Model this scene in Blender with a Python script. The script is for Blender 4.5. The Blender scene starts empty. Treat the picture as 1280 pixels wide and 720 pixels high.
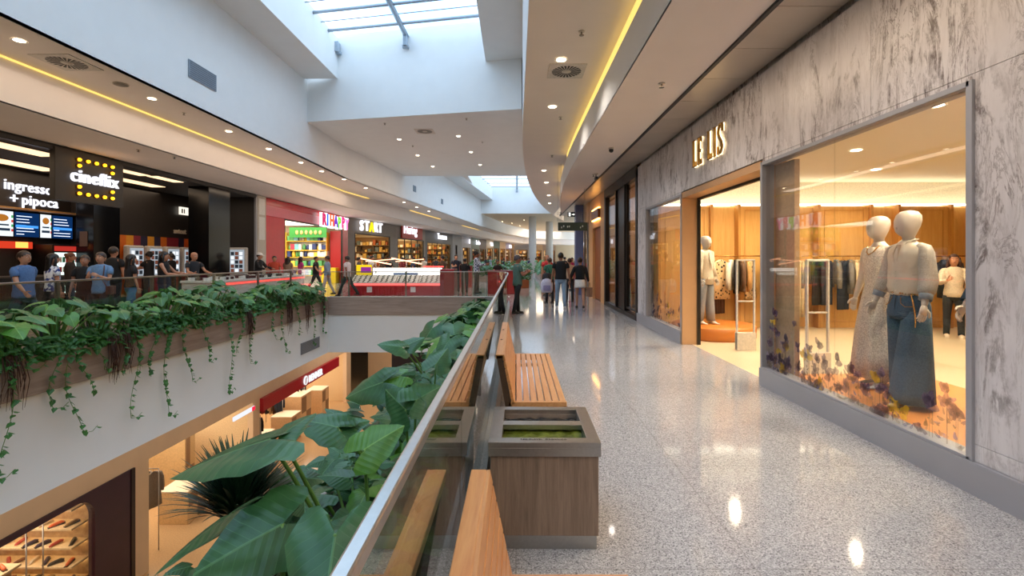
import bpy, math, random
from mathutils import Vector, Matrix, Euler
R = random.Random(7)
PI = math.pi
SC = bpy.context.scene
COL = SC.collection
FPX, CXP, CYP, EYE = 600.0, 645.0, 324.0, 1.55      # focal length in pixels, vanishing point, eye height

def on_z(px, py, z):            # the point of a horizontal plane seen at a pixel
    y = FPX * (EYE - z) / (py - CYP)
    return ((px - CXP) / FPX * y, y, z)
def on_x(px, x):                # depth of a plane X = x at a pixel column
    return FPX * x / (px - CXP)
def at_y(px, py, y):
    return ((px - CXP) / FPX * y, y, EYE + (CYP - py) / FPX * y)

# ------------------------------------------------------------------ mesh builder
class MB:
    def __init__(s):
        s.v, s.f, s.mi, s.sm, s.uv = [], [], [], [], {}
    def add(s, verts, faces, mi=0, smooth=False):
        b = len(s.v)
        s.v.extend([tuple(p) for p in verts])
        for fc in faces:
            s.f.append(tuple(b + i for i in fc)); s.mi.append(mi); s.sm.append(smooth)
        return b
    def box(s, x0, x1, y0, y1, z0, z1, mi=0):
        if x0 > x1: x0, x1 = x1, x0
        if y0 > y1: y0, y1 = y1, y0
        if z0 > z1: z0, z1 = z1, z0
        v = [(x0,y0,z0),(x1,y0,z0),(x1,y1,z0),(x0,y1,z0),(x0,y0,z1),(x1,y0,z1),(x1,y1,z1),(x0,y1,z1)]
        s.add(v, [(0,3,2,1),(4,5,6,7),(0,1,5,4),(1,2,6,5),(2,3,7,6),(3,0,4,7)], mi)
        return s
    def obox(s, c, size, rot=(0,0,0), mi=0):
        M = Euler(rot).to_matrix(); c = Vector(c)
        hx, hy, hz = size[0]/2, size[1]/2, size[2]/2
        v = [c + M @ Vector(p) for p in ((-hx,-hy,-hz),(hx,-hy,-hz),(hx,hy,-hz),(-hx,hy,-hz),(-hx,-hy,hz),(hx,-hy,hz),(hx,hy,hz),(-hx,hy,hz))]
        s.add(v, [(0,3,2,1),(4,5,6,7),(0,1,5,4),(1,2,6,5),(2,3,7,6),(3,0,4,7)], mi)
        return s
    def loft(s, rings, caps=True, mi=0, smooth=True, closed=True):
        n = len(rings[0]); v = [p for r in rings for p in r]; f = []
        for k in range(len(rings)-1):
            for i in range(n if closed else n-1):
                j = (i+1) % n
                f.append((k*n+i, k*n+j, (k+1)*n+j, (k+1)*n+i))
        if caps and closed:
            f.append(tuple(range(n-1,-1,-1))); f.append(tuple((len(rings)-1)*n+i for i in range(n)))
        s.add(v, f, mi, smooth)
        return s
    def tube(s, pts, rad, seg=8, caps=True, mi=0, flat=1.0, up=None):
        pts = [Vector(p) for p in pts]
        if not hasattr(rad, '__len__'): rad = [rad]*len(pts)
        rings = []; prev = None
        for k, p in enumerate(pts):
            a = pts[max(k-1,0)]; b = pts[min(k+1,len(pts)-1)]
            d = (b-a)
            d = d.normalized() if d.length > 1e-9 else Vector((0,0,1))
            if prev is None:
                ref = Vector(up) if up else (Vector((0,0,1)) if abs(d.z) < .9 else Vector((1,0,0)))
                u = d.cross(ref).normalized()
            else:
                u = (prev - d*prev.dot(d))
                u = u.normalized() if u.length > 1e-6 else d.orthogonal().normalized()
            prev = u; w = d.cross(u)
            r = rad[k]
            rings.append([p + u*(r*math.cos(2*PI*i/seg)) + w*(r*flat*math.sin(2*PI*i/seg)) for i in range(seg)])
        return s.loft(rings, caps, mi)
    def cyl(s, c, r, z0, z1, seg=20, mi=0):
        return s.lathe([(r,z0),(r,z1)], c, seg, mi, smooth=True)
    def lathe(s, prof, c=(0,0), seg=20, mi=0, smooth=True, ky=1.0, caps=True):
        rings = [[(c[0]+r*math.cos(2*PI*i/seg), c[1]+ky*r*math.sin(2*PI*i/seg), z) for i in range(seg)] for r, z in prof]
        return s.loft(rings, caps, mi, smooth)
    def ell(s, c, rad, seg=14, rows=9, mi=0, keep=None):
        c = Vector(c); v = []; f = []
        for k in range(rows+1):
            t = PI*k/rows
            for i in range(seg):
                a = 2*PI*i/seg
                v.append(c + Vector((rad[0]*math.sin(t)*math.cos(a), rad[1]*math.sin(t)*math.sin(a), rad[2]*math.cos(t))))
        for k in range(rows):
            for i in range(seg):
                j = (i+1) % seg
                q = (k*seg+i, (k+1)*seg+i, (k+1)*seg+j, k*seg+j)
                if keep:
                    m = (v[q[0]]+v[q[1]]+v[q[2]]+v[q[3]])/4 - c
                    if not keep(m.x/rad[0], m.y/rad[1], m.z/rad[2]): continue
                f.append(q)
        s.add(v, f, mi, True)
        return s
    def prism(s, poly, fn, d0, d1, mi=0):       # 2-D outline extruded; fn(u, v, d) -> point
        n = len(poly)
        v = [fn(u, w, d0) for u, w in poly] + [fn(u, w, d1) for u, w in poly]
        f = [(i, (i+1) % n, n+(i+1) % n, n+i) for i in range(n)] + [tuple(range(n-1,-1,-1)), tuple(range(n, 2*n))]
        s.add(v, f, mi)
        return s
    def strip(s, a, b, mi=0, smooth=False):     # quads between two polylines
        n = len(a)
        s.add(list(a)+list(b), [(i, i+1, n+i+1, n+i) for i in range(n-1)], mi, smooth)
        return s
    def build(s, name, mats, parent=None, loc=None, rot=None, bevel=0, solid=0, uvs=None):
        me = bpy.data.meshes.new(name)
        me.from_pydata(s.v, [], s.f)
        if not isinstance(mats, (list, tuple)): mats = [mats]
        for m in mats: me.materials.append(m)
        me.polygons.foreach_set('material_index', s.mi)
        me.polygons.foreach_set('use_smooth', s.sm)
        if uvs:
            lay = me.uv_layers.new(name='UVMap')
            for p in me.polygons:
                for li in p.loop_indices:
                    lay.data[li].uv = uvs[me.loops[li].vertex_index]
        me.update()
        o = bpy.data.objects.new(name, me); COL.objects.link(o)
        if parent: o.parent = parent
        if loc: o.location = loc
        if rot: o.rotation_euler = rot
        if solid:
            m = o.modifiers.new('s','SOLIDIFY'); m.thickness = solid
        if bevel:
            m = o.modifiers.new('b','BEVEL'); m.width = bevel; m.segments = 2; m.limit_method = 'ANGLE'
        return o

def thing(name, label, cat, loc=(0,0,0), rotz=0, group=None):
    o = bpy.data.objects.new(name, None); COL.objects.link(o)
    o.location = loc; o.rotation_euler = (0,0,rotz); o.empty_display_size = .1
    return tag(o, label, cat, group)
def tag(o, label, cat, group=None, kind=None):
    o['label'] = label; o['category'] = cat
    if group: o['group'] = group
    if kind: o['kind'] = kind
    return o
def struct(o):
    o['kind'] = 'structure'; return o
def dup(root, loc, rotz=None, label=None):
    r = root.copy(); COL.objects.link(r); r.location = loc
    if rotz is not None: r.rotation_euler = (0,0,rotz)
    if label: r['label'] = label
    for ch in list(root.children):
        c = ch.copy(); COL.objects.link(c); c.parent = r
        for g in list(ch.children):
            d = g.copy(); COL.objects.link(d); d.parent = c
    return r
ORD = ['first','second','third','fourth','fifth','sixth','seventh','eighth','ninth','tenth','eleventh','twelfth','thirteenth','fourteenth',
       'fifteenth','sixteenth','seventeenth','eighteenth','nineteenth','twentieth','twenty-first','twenty-second','twenty-third','twenty-fourth',
       'twenty-fifth','twenty-sixth','twenty-seventh','twenty-eighth','twenty-ninth','thirtieth']
FACE_PX = (PI/2, 0, PI/2)      # lettering read from +X
FACE_MX = (PI/2, 0, -PI/2)     # lettering read from -X
FACE_MY = (PI/2, 0, 0)
def text(name, body, size, mat, parent=None, loc=(0,0,0), rot=FACE_PX, ext=.01, align='LEFT', bold=0, sx=1.0, sp=1.0):
    cu = bpy.data.curves.new(name, 'FONT'); cu.body = body; cu.size = size; cu.extrude = ext; cu.align_x = align
    cu.offset = bold; cu.space_character = sp; cu.resolution_u = 3
    t = bpy.data.objects.new(name+'_c', cu); COL.objects.link(t)
    me = bpy.data.meshes.new_from_object(t.evaluated_get(bpy.context.evaluated_depsgraph_get()))
    COL.objects.unlink(t); bpy.data.objects.remove(t)
    me.materials.clear(); me.materials.append(mat)
    o = bpy.data.objects.new(name, me); COL.objects.link(o)
    o.location = loc; o.rotation_euler = rot; o.scale = (sx,1,1)
    if parent: o.parent = parent
    return o

# ------------------------------------------------------------------ materials
def srgb(h):
    h = h.lstrip('#'); c = [int(h[i:i+2],16)/255 for i in (0,2,4)]
    return tuple(x/12.92 if x <= .04045 else ((x+.055)/1.055)**2.4 for x in c)
class NT:
    def __init__(s, name):
        s.m = bpy.data.materials.new(name); s.m.use_nodes = True
        s.t = s.m.node_tree; s.t.nodes.clear(); s.out = s.n('ShaderNodeOutputMaterial')
    def n(s, typ, **kw):
        nd = s.t.nodes.new(typ)
        for k, v in kw.items():
            if k.startswith('i_'): nd.inputs[k[2:].replace('_',' ')].default_value = v
            elif k.startswith('n_'): nd.inputs[int(k[2:])].default_value = v
            else: setattr(nd, k, v)
        return nd
    def l(s, a, b): s.t.links.new(a, b)
    def math(s, op, a, b=None, clamp=False):
        nd = s.n('ShaderNodeMath', operation=op); nd.use_clamp = clamp
        for i, x in enumerate((a, b)):
            if x is None: continue
            if isinstance(x, (int, float)): nd.inputs[i].default_value = x
            else: s.l(x, nd.inputs[i])
        return nd.outputs[0]
    def ramp(s, fac, stops, interp='LINEAR'):
        nd = s.n('ShaderNodeValToRGB'); cr = nd.color_ramp; cr.interpolation = interp
        while len(cr.elements) < len(stops): cr.elements.new(.5)
        for e, (p, c) in zip(cr.elements, stops):
            e.position = p; e.color = (*c, 1) if len(c) == 3 else c
        s.l(fac, nd.inputs[0]); return nd.outputs[0]
    def coord(s, scale=(1,1,1), kind='Object', rot=(0,0,0)):
        tc = s.n('ShaderNodeTexCoord'); mp = s.n('ShaderNodeMapping')
        mp.inputs['Scale'].default_value = scale; mp.inputs['Rotation'].default_value = rot
        s.l(tc.outputs[kind], mp.inputs[0]); return mp.outputs[0]
    def noise(s, vec, scale, detail=4, rough=.5, dist=0):
        nd = s.n('ShaderNodeTexNoise'); nd.inputs['Scale'].default_value = scale; nd.inputs['Detail'].default_value = detail
        nd.inputs['Roughness'].default_value = rough; nd.inputs['Distortion'].default_value = dist
        s.l(vec, nd.inputs['Vector']); return nd.outputs[0]
    def mix(s, fac, a, b, mode='MIX'):
        nd = s.n('ShaderNodeMix', data_type='RGBA', blend_type=mode)
        for x, k in ((fac,0),(a,6),(b,7)):
            if isinstance(x, (int,float)): nd.inputs[k].default_value = x
            elif isinstance(x, tuple): nd.inputs[k].default_value = (*x[:3],1)
            else: s.l(x, nd.inputs[k])
        return nd.outputs[2]
    def pbr(s, col, rough=.5, metal=0, **kw):
        b = s.n('ShaderNodeBsdfPrincipled')
        for x, k in ((col,'Base Color'),(rough,'Roughness'),(metal,'Metallic')):
            if isinstance(x, tuple): b.inputs[k].default_value = (*x[:3],1)
            elif isinstance(x, (int,float)): b.inputs[k].default_value = x
            else: s.l(x, b.inputs[k])
        for k, v in kw.items():
            k = k.replace('_',' ')
            if isinstance(v, tuple): b.inputs[k].default_value = (*v[:3],1)
            elif isinstance(v, (int,float)): b.inputs[k].default_value = v
            else: s.l(v, b.inputs[k])
        s.l(b.outputs[0], s.out.inputs[0]); return b
    def bump(s, b, h, strength=.2, dist=.01):
        nd = s.n('ShaderNodeBump'); nd.inputs['Strength'].default_value = strength; nd.inputs['Distance'].default_value = dist
        s.l(h, nd.inputs['Height']); s.l(nd.outputs[0], b.inputs['Normal'])
MC = {}
def mat(hexc, rough=.5, metal=0, nscale=30, amt=.12, name=None, bump=0, **kw):
    key = (hexc, rough, metal, nscale, amt, bump, tuple(sorted(kw.items())))
    if key in MC: return MC[key]
    t = NT(name or ('surface_'+hexc.strip('#')))
    c = srgb(hexc)
    nz = t.noise(t.coord(), nscale, 3)
    lo = tuple(x*(1-amt) for x in c); hi = tuple(min(1, x*(1+amt)) for x in c)
    b = t.pbr(t.ramp(nz, [(.3,lo),(.7,hi)]), rough, metal, **kw)
    if bump: t.bump(b, nz, bump, .01)
    MC[key] = t.m; return t.m
def emis(hexc, strength, name=None):
    key = ('e', hexc, strength)
    if key in MC: return MC[key]
    t = NT(name or ('lit_'+hexc.strip('#')))
    e = t.n('ShaderNodeEmission'); e.inputs[0].default_value = (*srgb(hexc),1); e.inputs[1].default_value = strength
    t.l(e.outputs[0], t.out.inputs[0]); MC[key] = t.m; return t.m
def glass(name, tint=(1,1,1), base=.04, gain=.96, rough=0.0, power=5.0):
    t = NT(name)
    lw = t.n('ShaderNodeLayerWeight'); lw.inputs[0].default_value = .5
    f = t.math('ADD', t.math('MULTIPLY', t.math('POWER', lw.outputs['Facing'], power), gain), base, True)
    tr = t.n('ShaderNodeBsdfTransparent'); tr.inputs[0].default_value = (*tint,1)
    gl = t.n('ShaderNodeBsdfGlossy'); gl.inputs['Roughness'].default_value = rough
    mx = t.n('ShaderNodeMixShader'); t.l(f, mx.inputs[0]); t.l(tr.outputs[0], mx.inputs[1]); t.l(gl.outputs[0], mx.inputs[2])
    t.l(mx.outputs[0], t.out.inputs[0]); return t.m
def wood(name, c1, c2, rough=.4, axis='Y', scale=1.0, stretch=14):
    t = NT(name)
    s = [stretch*scale]*3; s['XYZ'.index(axis)] = scale*.9
    v = t.coord(tuple(s))
    n1 = t.noise(v, 2.2, 6, .6, .6); n2 = t.noise(v, 9, 3, .6)
    f = t.math('ADD', t.math('MULTIPLY', n1, .7), t.math('MULTIPLY', n2, .3))
    b = t.pbr(t.ramp(f, [(.3, srgb(c1)), (.7, srgb(c2))]), rough)
    t.bump(b, n2, .08, .005); return t.m

# white painted plaster etc.
WHITE = mat('#eeeeec', .75, nscale=2, amt=.015, name='white_plaster')
SOFFIT = mat('#f4e9e0', .8, nscale=2, amt=.015, name='soffit_paint')
CREAM = mat('#e6cfae', .75, nscale=2, amt=.02, name='cream_paint')
BLACK = mat('#0d0d0e', .4, nscale=20, name='black_paint')
CHAR = mat('#1c1b1b', .45, nscale=10, name='charcoal_panel')
STEEL = mat('#b9b6b2', .28, 1.0, nscale=60, amt=.05, name='brushed_steel')
GREYMETAL = mat('#a3a4aa', .42, .25, nscale=3, amt=.03, name='grey_aluminium')
DARKMETAL = mat('#2a2725', .35, .6, name='bronze_frame')
GOLD = mat('#d8a860', .25, 1.0, name='brass')
def m_terrazzo():
    t = NT('terrazzo'); v = t.coord()
    vo = t.n('ShaderNodeTexVoronoi'); vo.inputs['Scale'].default_value = 170; t.l(v, vo.inputs['Vector'])
    sep = t.n('ShaderNodeSeparateColor'); t.l(vo.outputs['Color'], sep.inputs[0])
    spk = t.ramp(sep.outputs[0], [(0,srgb('#575558')),(.10,srgb('#77767a')),(.24,srgb('#9e9d9f')),(.62,srgb('#aba9aa')),(.9,srgb('#cdccce'))])
    big = t.noise(v, .7, 3)
    col = t.mix(t.math('MULTIPLY', big, .3), spk, srgb('#adaaa6'))
    br = t.n('ShaderNodeTexBrick'); br.offset = 0; br.inputs['Scale'].default_value = 1
    br.inputs['Mortar Size'].default_value = .004; br.inputs['Brick Width'].default_value = 1.2; br.inputs['Row Height'].default_value = 1.2
    t.l(v, br.inputs['Vector'])
    col = t.mix(t.math('MULTIPLY', br.outputs['Fac'], .45), col, srgb('#7d7a77'))
    b = t.pbr(col, t.math('ADD', t.math('MULTIPLY', big, .06), .04), 0, Specular_IOR_Level=.55)
    return t.m
TERRAZZO = m_terrazzo()
def m_marble():
    t = NT('grey_veined_marble')
    v = t.coord((3.2,3.2,.55)); big = t.noise(v, .9, 6, .62, 1.1)
    base = t.ramp(big, [(.25,srgb('#bab5b6')),(.45,srgb('#cfcacb')),(.62,srgb('#dedadb')),(.8,srgb('#c2bdbe'))])
    v2 = t.coord((2.4,2.4,.7)); n = t.noise(v2, .8, 9, .66, 1.8)
    d = t.math('ABSOLUTE', t.math('SUBTRACT', n, .5))
    vein = t.ramp(d, [(0,(1,1,1)),(.016,(.8,.8,.8)),(.045,(0,0,0))])
    patch = t.ramp(t.noise(t.coord((1.1,1.1,.5)), .9, 4), [(.40,(0,0,0)),(.56,(1,1,1))])
    sp = t.ramp(t.noise(t.coord((1,1,.6)), 9, 5, .7), [(.42,(0,0,0)),(.6,(1,1,1))])
    f = t.math('MULTIPLY', t.math('MULTIPLY', vein, patch), sp)
    col = t.mix(t.math('MULTIPLY', f, .95), base, srgb('#46322d'))
    n3 = t.noise(t.coord((4.5,4.5,1.5)), .8, 10, .7, 2.6)
    vein3 = t.ramp(t.math('ABSOLUTE', t.math('SUBTRACT', n3, .5)), [(0,(1,1,1)),(.010,(.7,.7,.7)),(.022,(0,0,0))])
    patch3 = t.ramp(t.noise(t.coord((1.6,1.6,.7)), 1.0, 4), [(.50,(0,0,0)),(.62,(1,1,1))])
    col = t.mix(t.math('MULTIPLY', t.math('MULTIPLY', vein3, patch3), .8), col, srgb('#4a3530'))
    th = t.math('ABSOLUTE', t.math('SUBTRACT', t.noise(t.coord((5,5,.5)), 1.3, 8, .7, .8), .5))
    fine = t.ramp(th, [(0,(1,1,1)),(.02,(0,0,0))])
    col = t.mix(t.math('MULTIPLY', fine, .3), col, srgb('#857772'))
    b = t.pbr(col, .32, 0); return t.m
MARBLE = m_marble()
WOOD_BENCH = wood('warm_bench_wood', '#c2824b', '#e0aa70', .38, 'Y')
WOOD_BIN = wood('brown_oak_laminate', '#75604f', '#a58a74', .5, 'Z')
WOOD_CLAD = wood('pinkish_ash_cladding', '#8f7d72', '#b5a295', .55, 'Y', .5)
WOOD_CLADX = wood('pinkish_ash_cladding_across', '#8f7d72', '#b5a295', .55, 'X', .5)
WOOD_STORE = wood('honey_oak_panel', '#cf9a52', '#e3b46c', .42, 'Z', .7)
WOOD_STORE2 = wood('honey_oak_frame', '#b9823e', '#cf9a50', .42, 'Z', .7)
WOOD_DOOR = wood('reddish_door_wood', '#7a3f1c', '#a85f30', .4, 'Z')
GRANITE = mat('#8a857d', .45, nscale=180, amt=.55, name='grey_granite')
GLASS = glass('clear_glass')
GLASS_RAIL = glass('railing_glass', (.90,.93,.92), .09, .91, 0.0, 3.8)
GLASS_SHOP = glass('shopfront_glass', (.97,.97,.96), .05, .95)
# ------------------------------------------------------------------ plan lines of the mall
YB = -9.0
VOID_END = 15.2
XV = -5.95                                   # face of the left gallery edge
def lerp_line(pts):
    def f(y):
        if y <= pts[0][0]: return pts[0][1]
        for (a, b), (c, d) in zip(pts, pts[1:]):
            if y <= c: return b + (d-b)*(y-a)/(c-a)
        return pts[-1][1]
    return f
BK = lerp_line([(YB,-7.8),(22,-7.8),(54,-3.9),(70,-1.5),(86,3),(95,16)])      # white bulkhead over the left edge
FA = lerp_line([(YB,-9.2),(26,-9.2),(54,-5.5),(70,-3.0),(86,1.4),(95,14)])    # lower fascia
ST = lerp_line([(YB,-11.2),(32,-11.2),(64,-5.3),(88,-.3),(97,8),(99,22)])     # shop line
def xr_up(y): return .16 + .0045*max(0, y-11)**2
def xr_fa(y): return 1.42 + .005*max(0, y-11)**2
YS_L = [YB, 0, 10, 18, 22, 26, 30, 36, 42, 48, 54, 62, 70, 78, 86, 92, 95]
YS_R = [YB, -4, 0, 4, 8, 11] + [11+i for i in range(1, 16)]
YS_U = [YB, -4, 0, 4, 8, 11] + [11+i for i in range(1, 30)]

def vstrip(mb, fx, ys, z0, z1): return mb.strip([(fx(y), y, z0) for y in ys], [(fx(y), y, z1) for y in ys])
def hstrip(mb, fa, fb, ys, z):  return mb.strip([(fa(y), y, z) for y in ys], [(fb(y), y, z) for y in ys])

# floors
m = MB(); m.box(-.36, 3.2, YB, VOID_END, -.6, 0); m.box(-16.9, 13, VOID_END+.05, 105, -.6, 0)
struct(m.build('floor', TERRAZZO))
m = MB(); m.box(-16.9, XV-.42, YB, VOID_END, -.6, 0); struct(m.build('floor_left', mat('#b9a78f', .12, nscale=40, name='beige_polished_floor')))
m = MB(); m.box(3.2, 12.4, -1.2, 11.3, -.6, .0); struct(m.build('floor_shop', mat('#d9c4a2', .3, nscale=50, name='cream_shop_floor')))
m = MB(); m.box(-17, 4, YB, 45, -7.0, -6.5); struct(m.build('floor_lower', mat('#c9a77c', .15, nscale=30, name='lower_floor_tile')))

# left gallery edge: white slab face, wood band; end edge likewise; right edge
m = MB(); m.box(XV-.42, XV, YB, VOID_END+.35, -1.40, -.10); struct(m.build('wall_left_slab', WHITE))
m = MB(); m.box(XV-.06, XV+.03, YB, VOID_END, -.12, .36); struct(m.build('trim_1', WOOD_CLAD))
m = MB(); m.box(XV, -.1, VOID_END, VOID_END+.35, -1.40, -.2); struct(m.build('wall_end_slab', WHITE))
m = MB(); m.box(XV, -.25, VOID_END-.03, VOID_END+.08, -.21, .345); struct(m.build('trim_2', WOOD_CLADX))
m = MB(); m.box(XV, -.2, VOID_END-.04, VOID_END+.12, .345, .365); struct(m.build('trim_3', mat('#cfcac2', .4, name='pale_stone_edge')))
m = MB(); m.box(-.36, 0, YB, VOID_END, -1.40, -.6); struct(m.build('wall_right_slab', WHITE))
m = MB(); m.box(-16.9, XV-.42, YB, 30, -1.40, -1.28); m.box(XV-.42, 12, VOID_END+.35, 45, -1.40, -1.28); m.box(0, 4, YB, VOID_END, -1.40, -1.28)
struct(m.build('ceiling_lower', SOFFIT))
m = MB(); m.box(-17.1, -16.9, YB, 105, -7, 8.4); struct(m.build('wall_left_light_block', CHAR))  # unseen outer shell, added to block sky light behind the shops
m = MB(); m.box(-17, 13, YB-.2, YB, -7, 9.8); struct(m.build('wall_back_light_block', CREAM))  # added wall closing off the continuing mall, so no sky light enters here
m = MB(); m.box(-17, 4, 45, 45.2, -7, -.5); m.box(3.8, 4, YB, 45, -7, -2.4); struct(m.build('wall_lower_end', CREAM))

# left bulkhead, coves and soffits
m = MB(); vstrip(m, BK, YS_L, 5.25, 8.25); struct(m.build('wall_left_bulkhead', WHITE, solid=.05))
m = MB(); hstrip(m, lambda y: BK(y), lambda y: FA(y)-.14, YS_L, 5.25); struct(m.build('ceiling_left_upper', SOFFIT, solid=-.04))
m = MB(); vstrip(m, FA, YS_L, 4.352, 5.0); struct(m.build('wall_left_fascia', SOFFIT, solid=.03))
m = MB(); hstrip(m, FA, lambda y: ST(y)-.4, YS_L, 4.35); struct(m.build('ceiling_left_lower', SOFFIT, solid=-.03))
COVE = emis('#ffd473', 1.05, 'warm_cove_led')
def cove(fx, ys, z0, z1, name, label):
    m = MB(); vstrip(m, fx, ys, z0, z1); o = m.build(name, COVE); o['kind'] = 'structure'; return o
m = MB(); vstrip(m, lambda y: FA(y)-.10, YS_L, 4.95, 5.25); struct(m.build('wall_left_cove_back', SOFFIT))
cove(lambda y: FA(y)-.07, [YB,0,10,18,22,26,29], 5.19, 5.235, 'trim_4', '')
cove(lambda y: FA(y)-.07, [36,40,44], 5.19, 5.235, 'trim_5', '')
cove(lambda y: FA(y)-.07, [52,54,60], 5.19, 5.235, 'trim_6', '')
# right trays
m = MB(); hstrip(m, xr_fa, lambda y: max(2.39, xr_fa(y)+.02), YS_R, 3.9); struct(m.build('ceiling_right_lower', SOFFIT, solid=.03))
m = MB(); vstrip(m, xr_fa, YS_R, 3.905, 4.46); struct(m.build('wall_right_fascia', WHITE, solid=-.03))
m = MB(); hstrip(m, xr_up, lambda y: max(xr_fa(min(y,26))+.16, xr_up(y)+.05), YS_U, 4.74); struct(m.build('ceiling_right_upper', SOFFIT, solid=.05))
cove(lambda y: xr_fa(y)+.06, [YB,-4,0,4,8,11,12,13,14,14.6], 4.56, 4.735, 'trim_7', '')
cove(lambda y: xr_fa(y)+.06, [16.4,17,18,19.6], 4.56, 4.735, 'trim_8', '')
cove(lambda y: xr_fa(y)+.06, [21,22,23,24], 4.56, 4.735, 'trim_9', '')
m = MB(); vstrip(m, lambda y: xr_fa(y)+.15, YS_R, 4.4, 4.8); struct(m.build('wall_right_cove_back', WHITE, solid=-.02))
m = MB(); vstrip(m, xr_up, YS_U, 4.76, 8.45); struct(m.build('wall_right_atrium', WHITE, solid=-.04))
m = MB()
y = YB
while y < 26:
    m.box(2.40, 3.06, y+.004, y+.896, 3.92, 3.95); y += .9
struct(m.build('ceiling_metal_strip', mat('#c6b9aa', .32, .35, nscale=2, amt=.05, name='satin_metal_panels'), bevel=.004))
m = MB(); m.box(2.36, 2.40, YB, 26, 3.87, 3.96); m.box(2.40, 3.3, YB, 26, 4.0, 4.1); struct(m.build('ceiling_gap', CHAR))
# cross beam between the two skylights, ledges, wells
def plan(mb, poly, z0, z1): return mb.prism(poly, lambda u, w, d: (u, w, d), z0, z1)
m = MB(); plan(m, [(-7.85,17.95),(.19,16.38),(.5,20),(1.85,29.6),(-6.9,29.6),(-7.85,22)], 6.68, 9.8); struct(m.build('ceiling_beam', WHITE))
m = MB(); m.box(-7.85, -6.57, YB, 17.7, 8.2, 8.32); plan(m, [(-6.9,29.6),(-5.5,29.6),(-2.6,54),(-4,54)], 8.2, 8.32); struct(m.build('ceiling_ledge_left', WHITE))
m = MB(); m.box(-1.05, .22, YB, 16.8, 8.4, 8.5); plan(m, [(3,29.6),(9,29.6),(9,54),(3,54)], 8.4, 8.5); struct(m.build('ceiling_ledge_right', WHITE))
m = MB(); m.box(-6.7, -6.575, YB, 17.75, 8.31, 9.7); plan(m, [(-5.63,29.6),(-5.51,29.6),(-2.61,54),(-2.73,54)], 8.31, 9.7); struct(m.build('wall_well_left', WHITE))
m = MB(); m.box(-1.045, -.92, YB, 16.7, 8.49, 9.7); m.box(3.005, 3.13, 29.6, 54, 8.49, 9.7); struct(m.build('wall_well_right', WHITE))
m = MB(); plan(m, [(-4,54),(20,54),(20,105),(-17,105),(-17,54)], 6.68, 9.8); struct(m.build('ceiling_far', CREAM))
m = MB(); m.box(-5.5, 12, 53.85, 53.99, 6.68, 9.7); struct(m.build('wall_far_beam', WHITE))
m = MB(); m.box(-17, -7.8, YB, 30, 8.32, 8.5); m.box(-17, -3.9, 30, 54, 8.32, 8.5); m.box(.2, 13, YB, 29.6, 8.5, 8.6); m.box(9, 13, 29.6, 54, 8.5, 8.6)
struct(m.build('ceiling_light_block', SOFFIT))  # unseen roof slabs added to stop sky light leaking in
m = MB(); m.box(13, 13.2, YB, 54, -1, 8.6); m.box(20, 20.2, 54, 105, 0, 9.8); m.box(-17, 20, 105, 105.2, 0, 9.8); struct(m.build('wall_far_light_block', CREAM))  # unseen shell walls added to keep sky light out, plus the far end

# skylight bars and panes
BAR = mat('#a9b6c2', .4, .2, name='skylight_bar_paint')
SKYGLASS = glass('skylight_glass', (.96,.98,1.0), .03, .6)
def skylight(idx, x0, x1, y0, y1, xm, slant, step):
    m = MB(); m.add([(x0,y0,9.66),(x1,y0,9.66),(x1,y1+.2,9.66),(x0,y1+.2,9.66)], [(0,1,2,3)]); g = struct(m.build(f'window_{idx}', SKYGLASS))
    b = MB()
    b.tube([(xm, y0, 9.52), (xm, y1, 9.52)], .10, 4)
    yy = y1 - .9
    k = 0
    while yy > y0:
        r = .055 if k % 2 == 0 else .018
        b.tube([(x0, yy, 9.55), (x1, yy - slant*(x1-x0), 9.55)], r, 6); yy -= step; k += 1
    b.build('glazing_bar', BAR, g)
    br = MB()
    for xx in (xm, x0+.06):
        br.box(xx-.06, xx+.06, y1-slant*(xx-x0)-.30, y1-slant*(xx-x0)-.06, 9.1, 9.45); br.box(xx-.11, xx+.11, y1-slant*(xx-x0)-.2, y1-slant*(xx-x0)-.05, 9.05, 9.14)
    br.build('bracket', BAR, g)
skylight(1, -6.57, -1.05, YB, 17.7, -3.92, .195, .62)
skylight(2, -5.5, 3.0, 29.6, 54, .1, 0, 1.3)

# ------------------------------------------------------------------ right shop wall
XW = 3.03
Y_W1, Y_W2, Y_D2, Y_W3, Y_END = 3.19, 5.90, 8.78, 11.15, 11.95
m = MB()
def slabs(y0, y1, z0, z1, w=1.34, off=0.0):
    ys = [y0]; y = math.floor((y0-off)/w)*w + off + w
    while y < y1-.05:
        if y > y0+.05: ys.append(y)
        y += w
    ys.append(y1)
    for a, b in zip(ys, ys[1:]): m.box(XW, XW+.16, a+.0015, b-.0015, z0+.0015, z1-.0015)
slabs(YB, Y_END, 2.78, 3.84, 1.34, 4.10)
slabs(YB, Y_W1, .215, .33, 2.6, 3.19); slabs(YB, Y_W1, .33, 2.78, 2.6, 3.19)
slabs(Y_W3, Y_END, .22, 2.78)
slabs(Y_W1, Y_W2, 2.73, 2.78, 4); slabs(Y_D2, Y_W3, 2.73, 2.78, 4)
m.box(XW+.10, XW+.17, YB, Y_W1, 0, 3.9); m.box(XW+.10, XW+.17, Y_W3, Y_END, 0, 3.9); m.box(XW+.08, XW+.17, YB, Y_END, 2.76, 4.0)
struct(m.build('wall_right', MARBLE, bevel=.002))
m = MB(); m.box(XW-.03, XW+.16, YB, Y_W2+.03, 0, .215); m.box(XW-.03, XW+.16, Y_D2, Y_END, 0, .215); struct(m.build('baseboard_right', GREYMETAL))
DECAL = []
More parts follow.
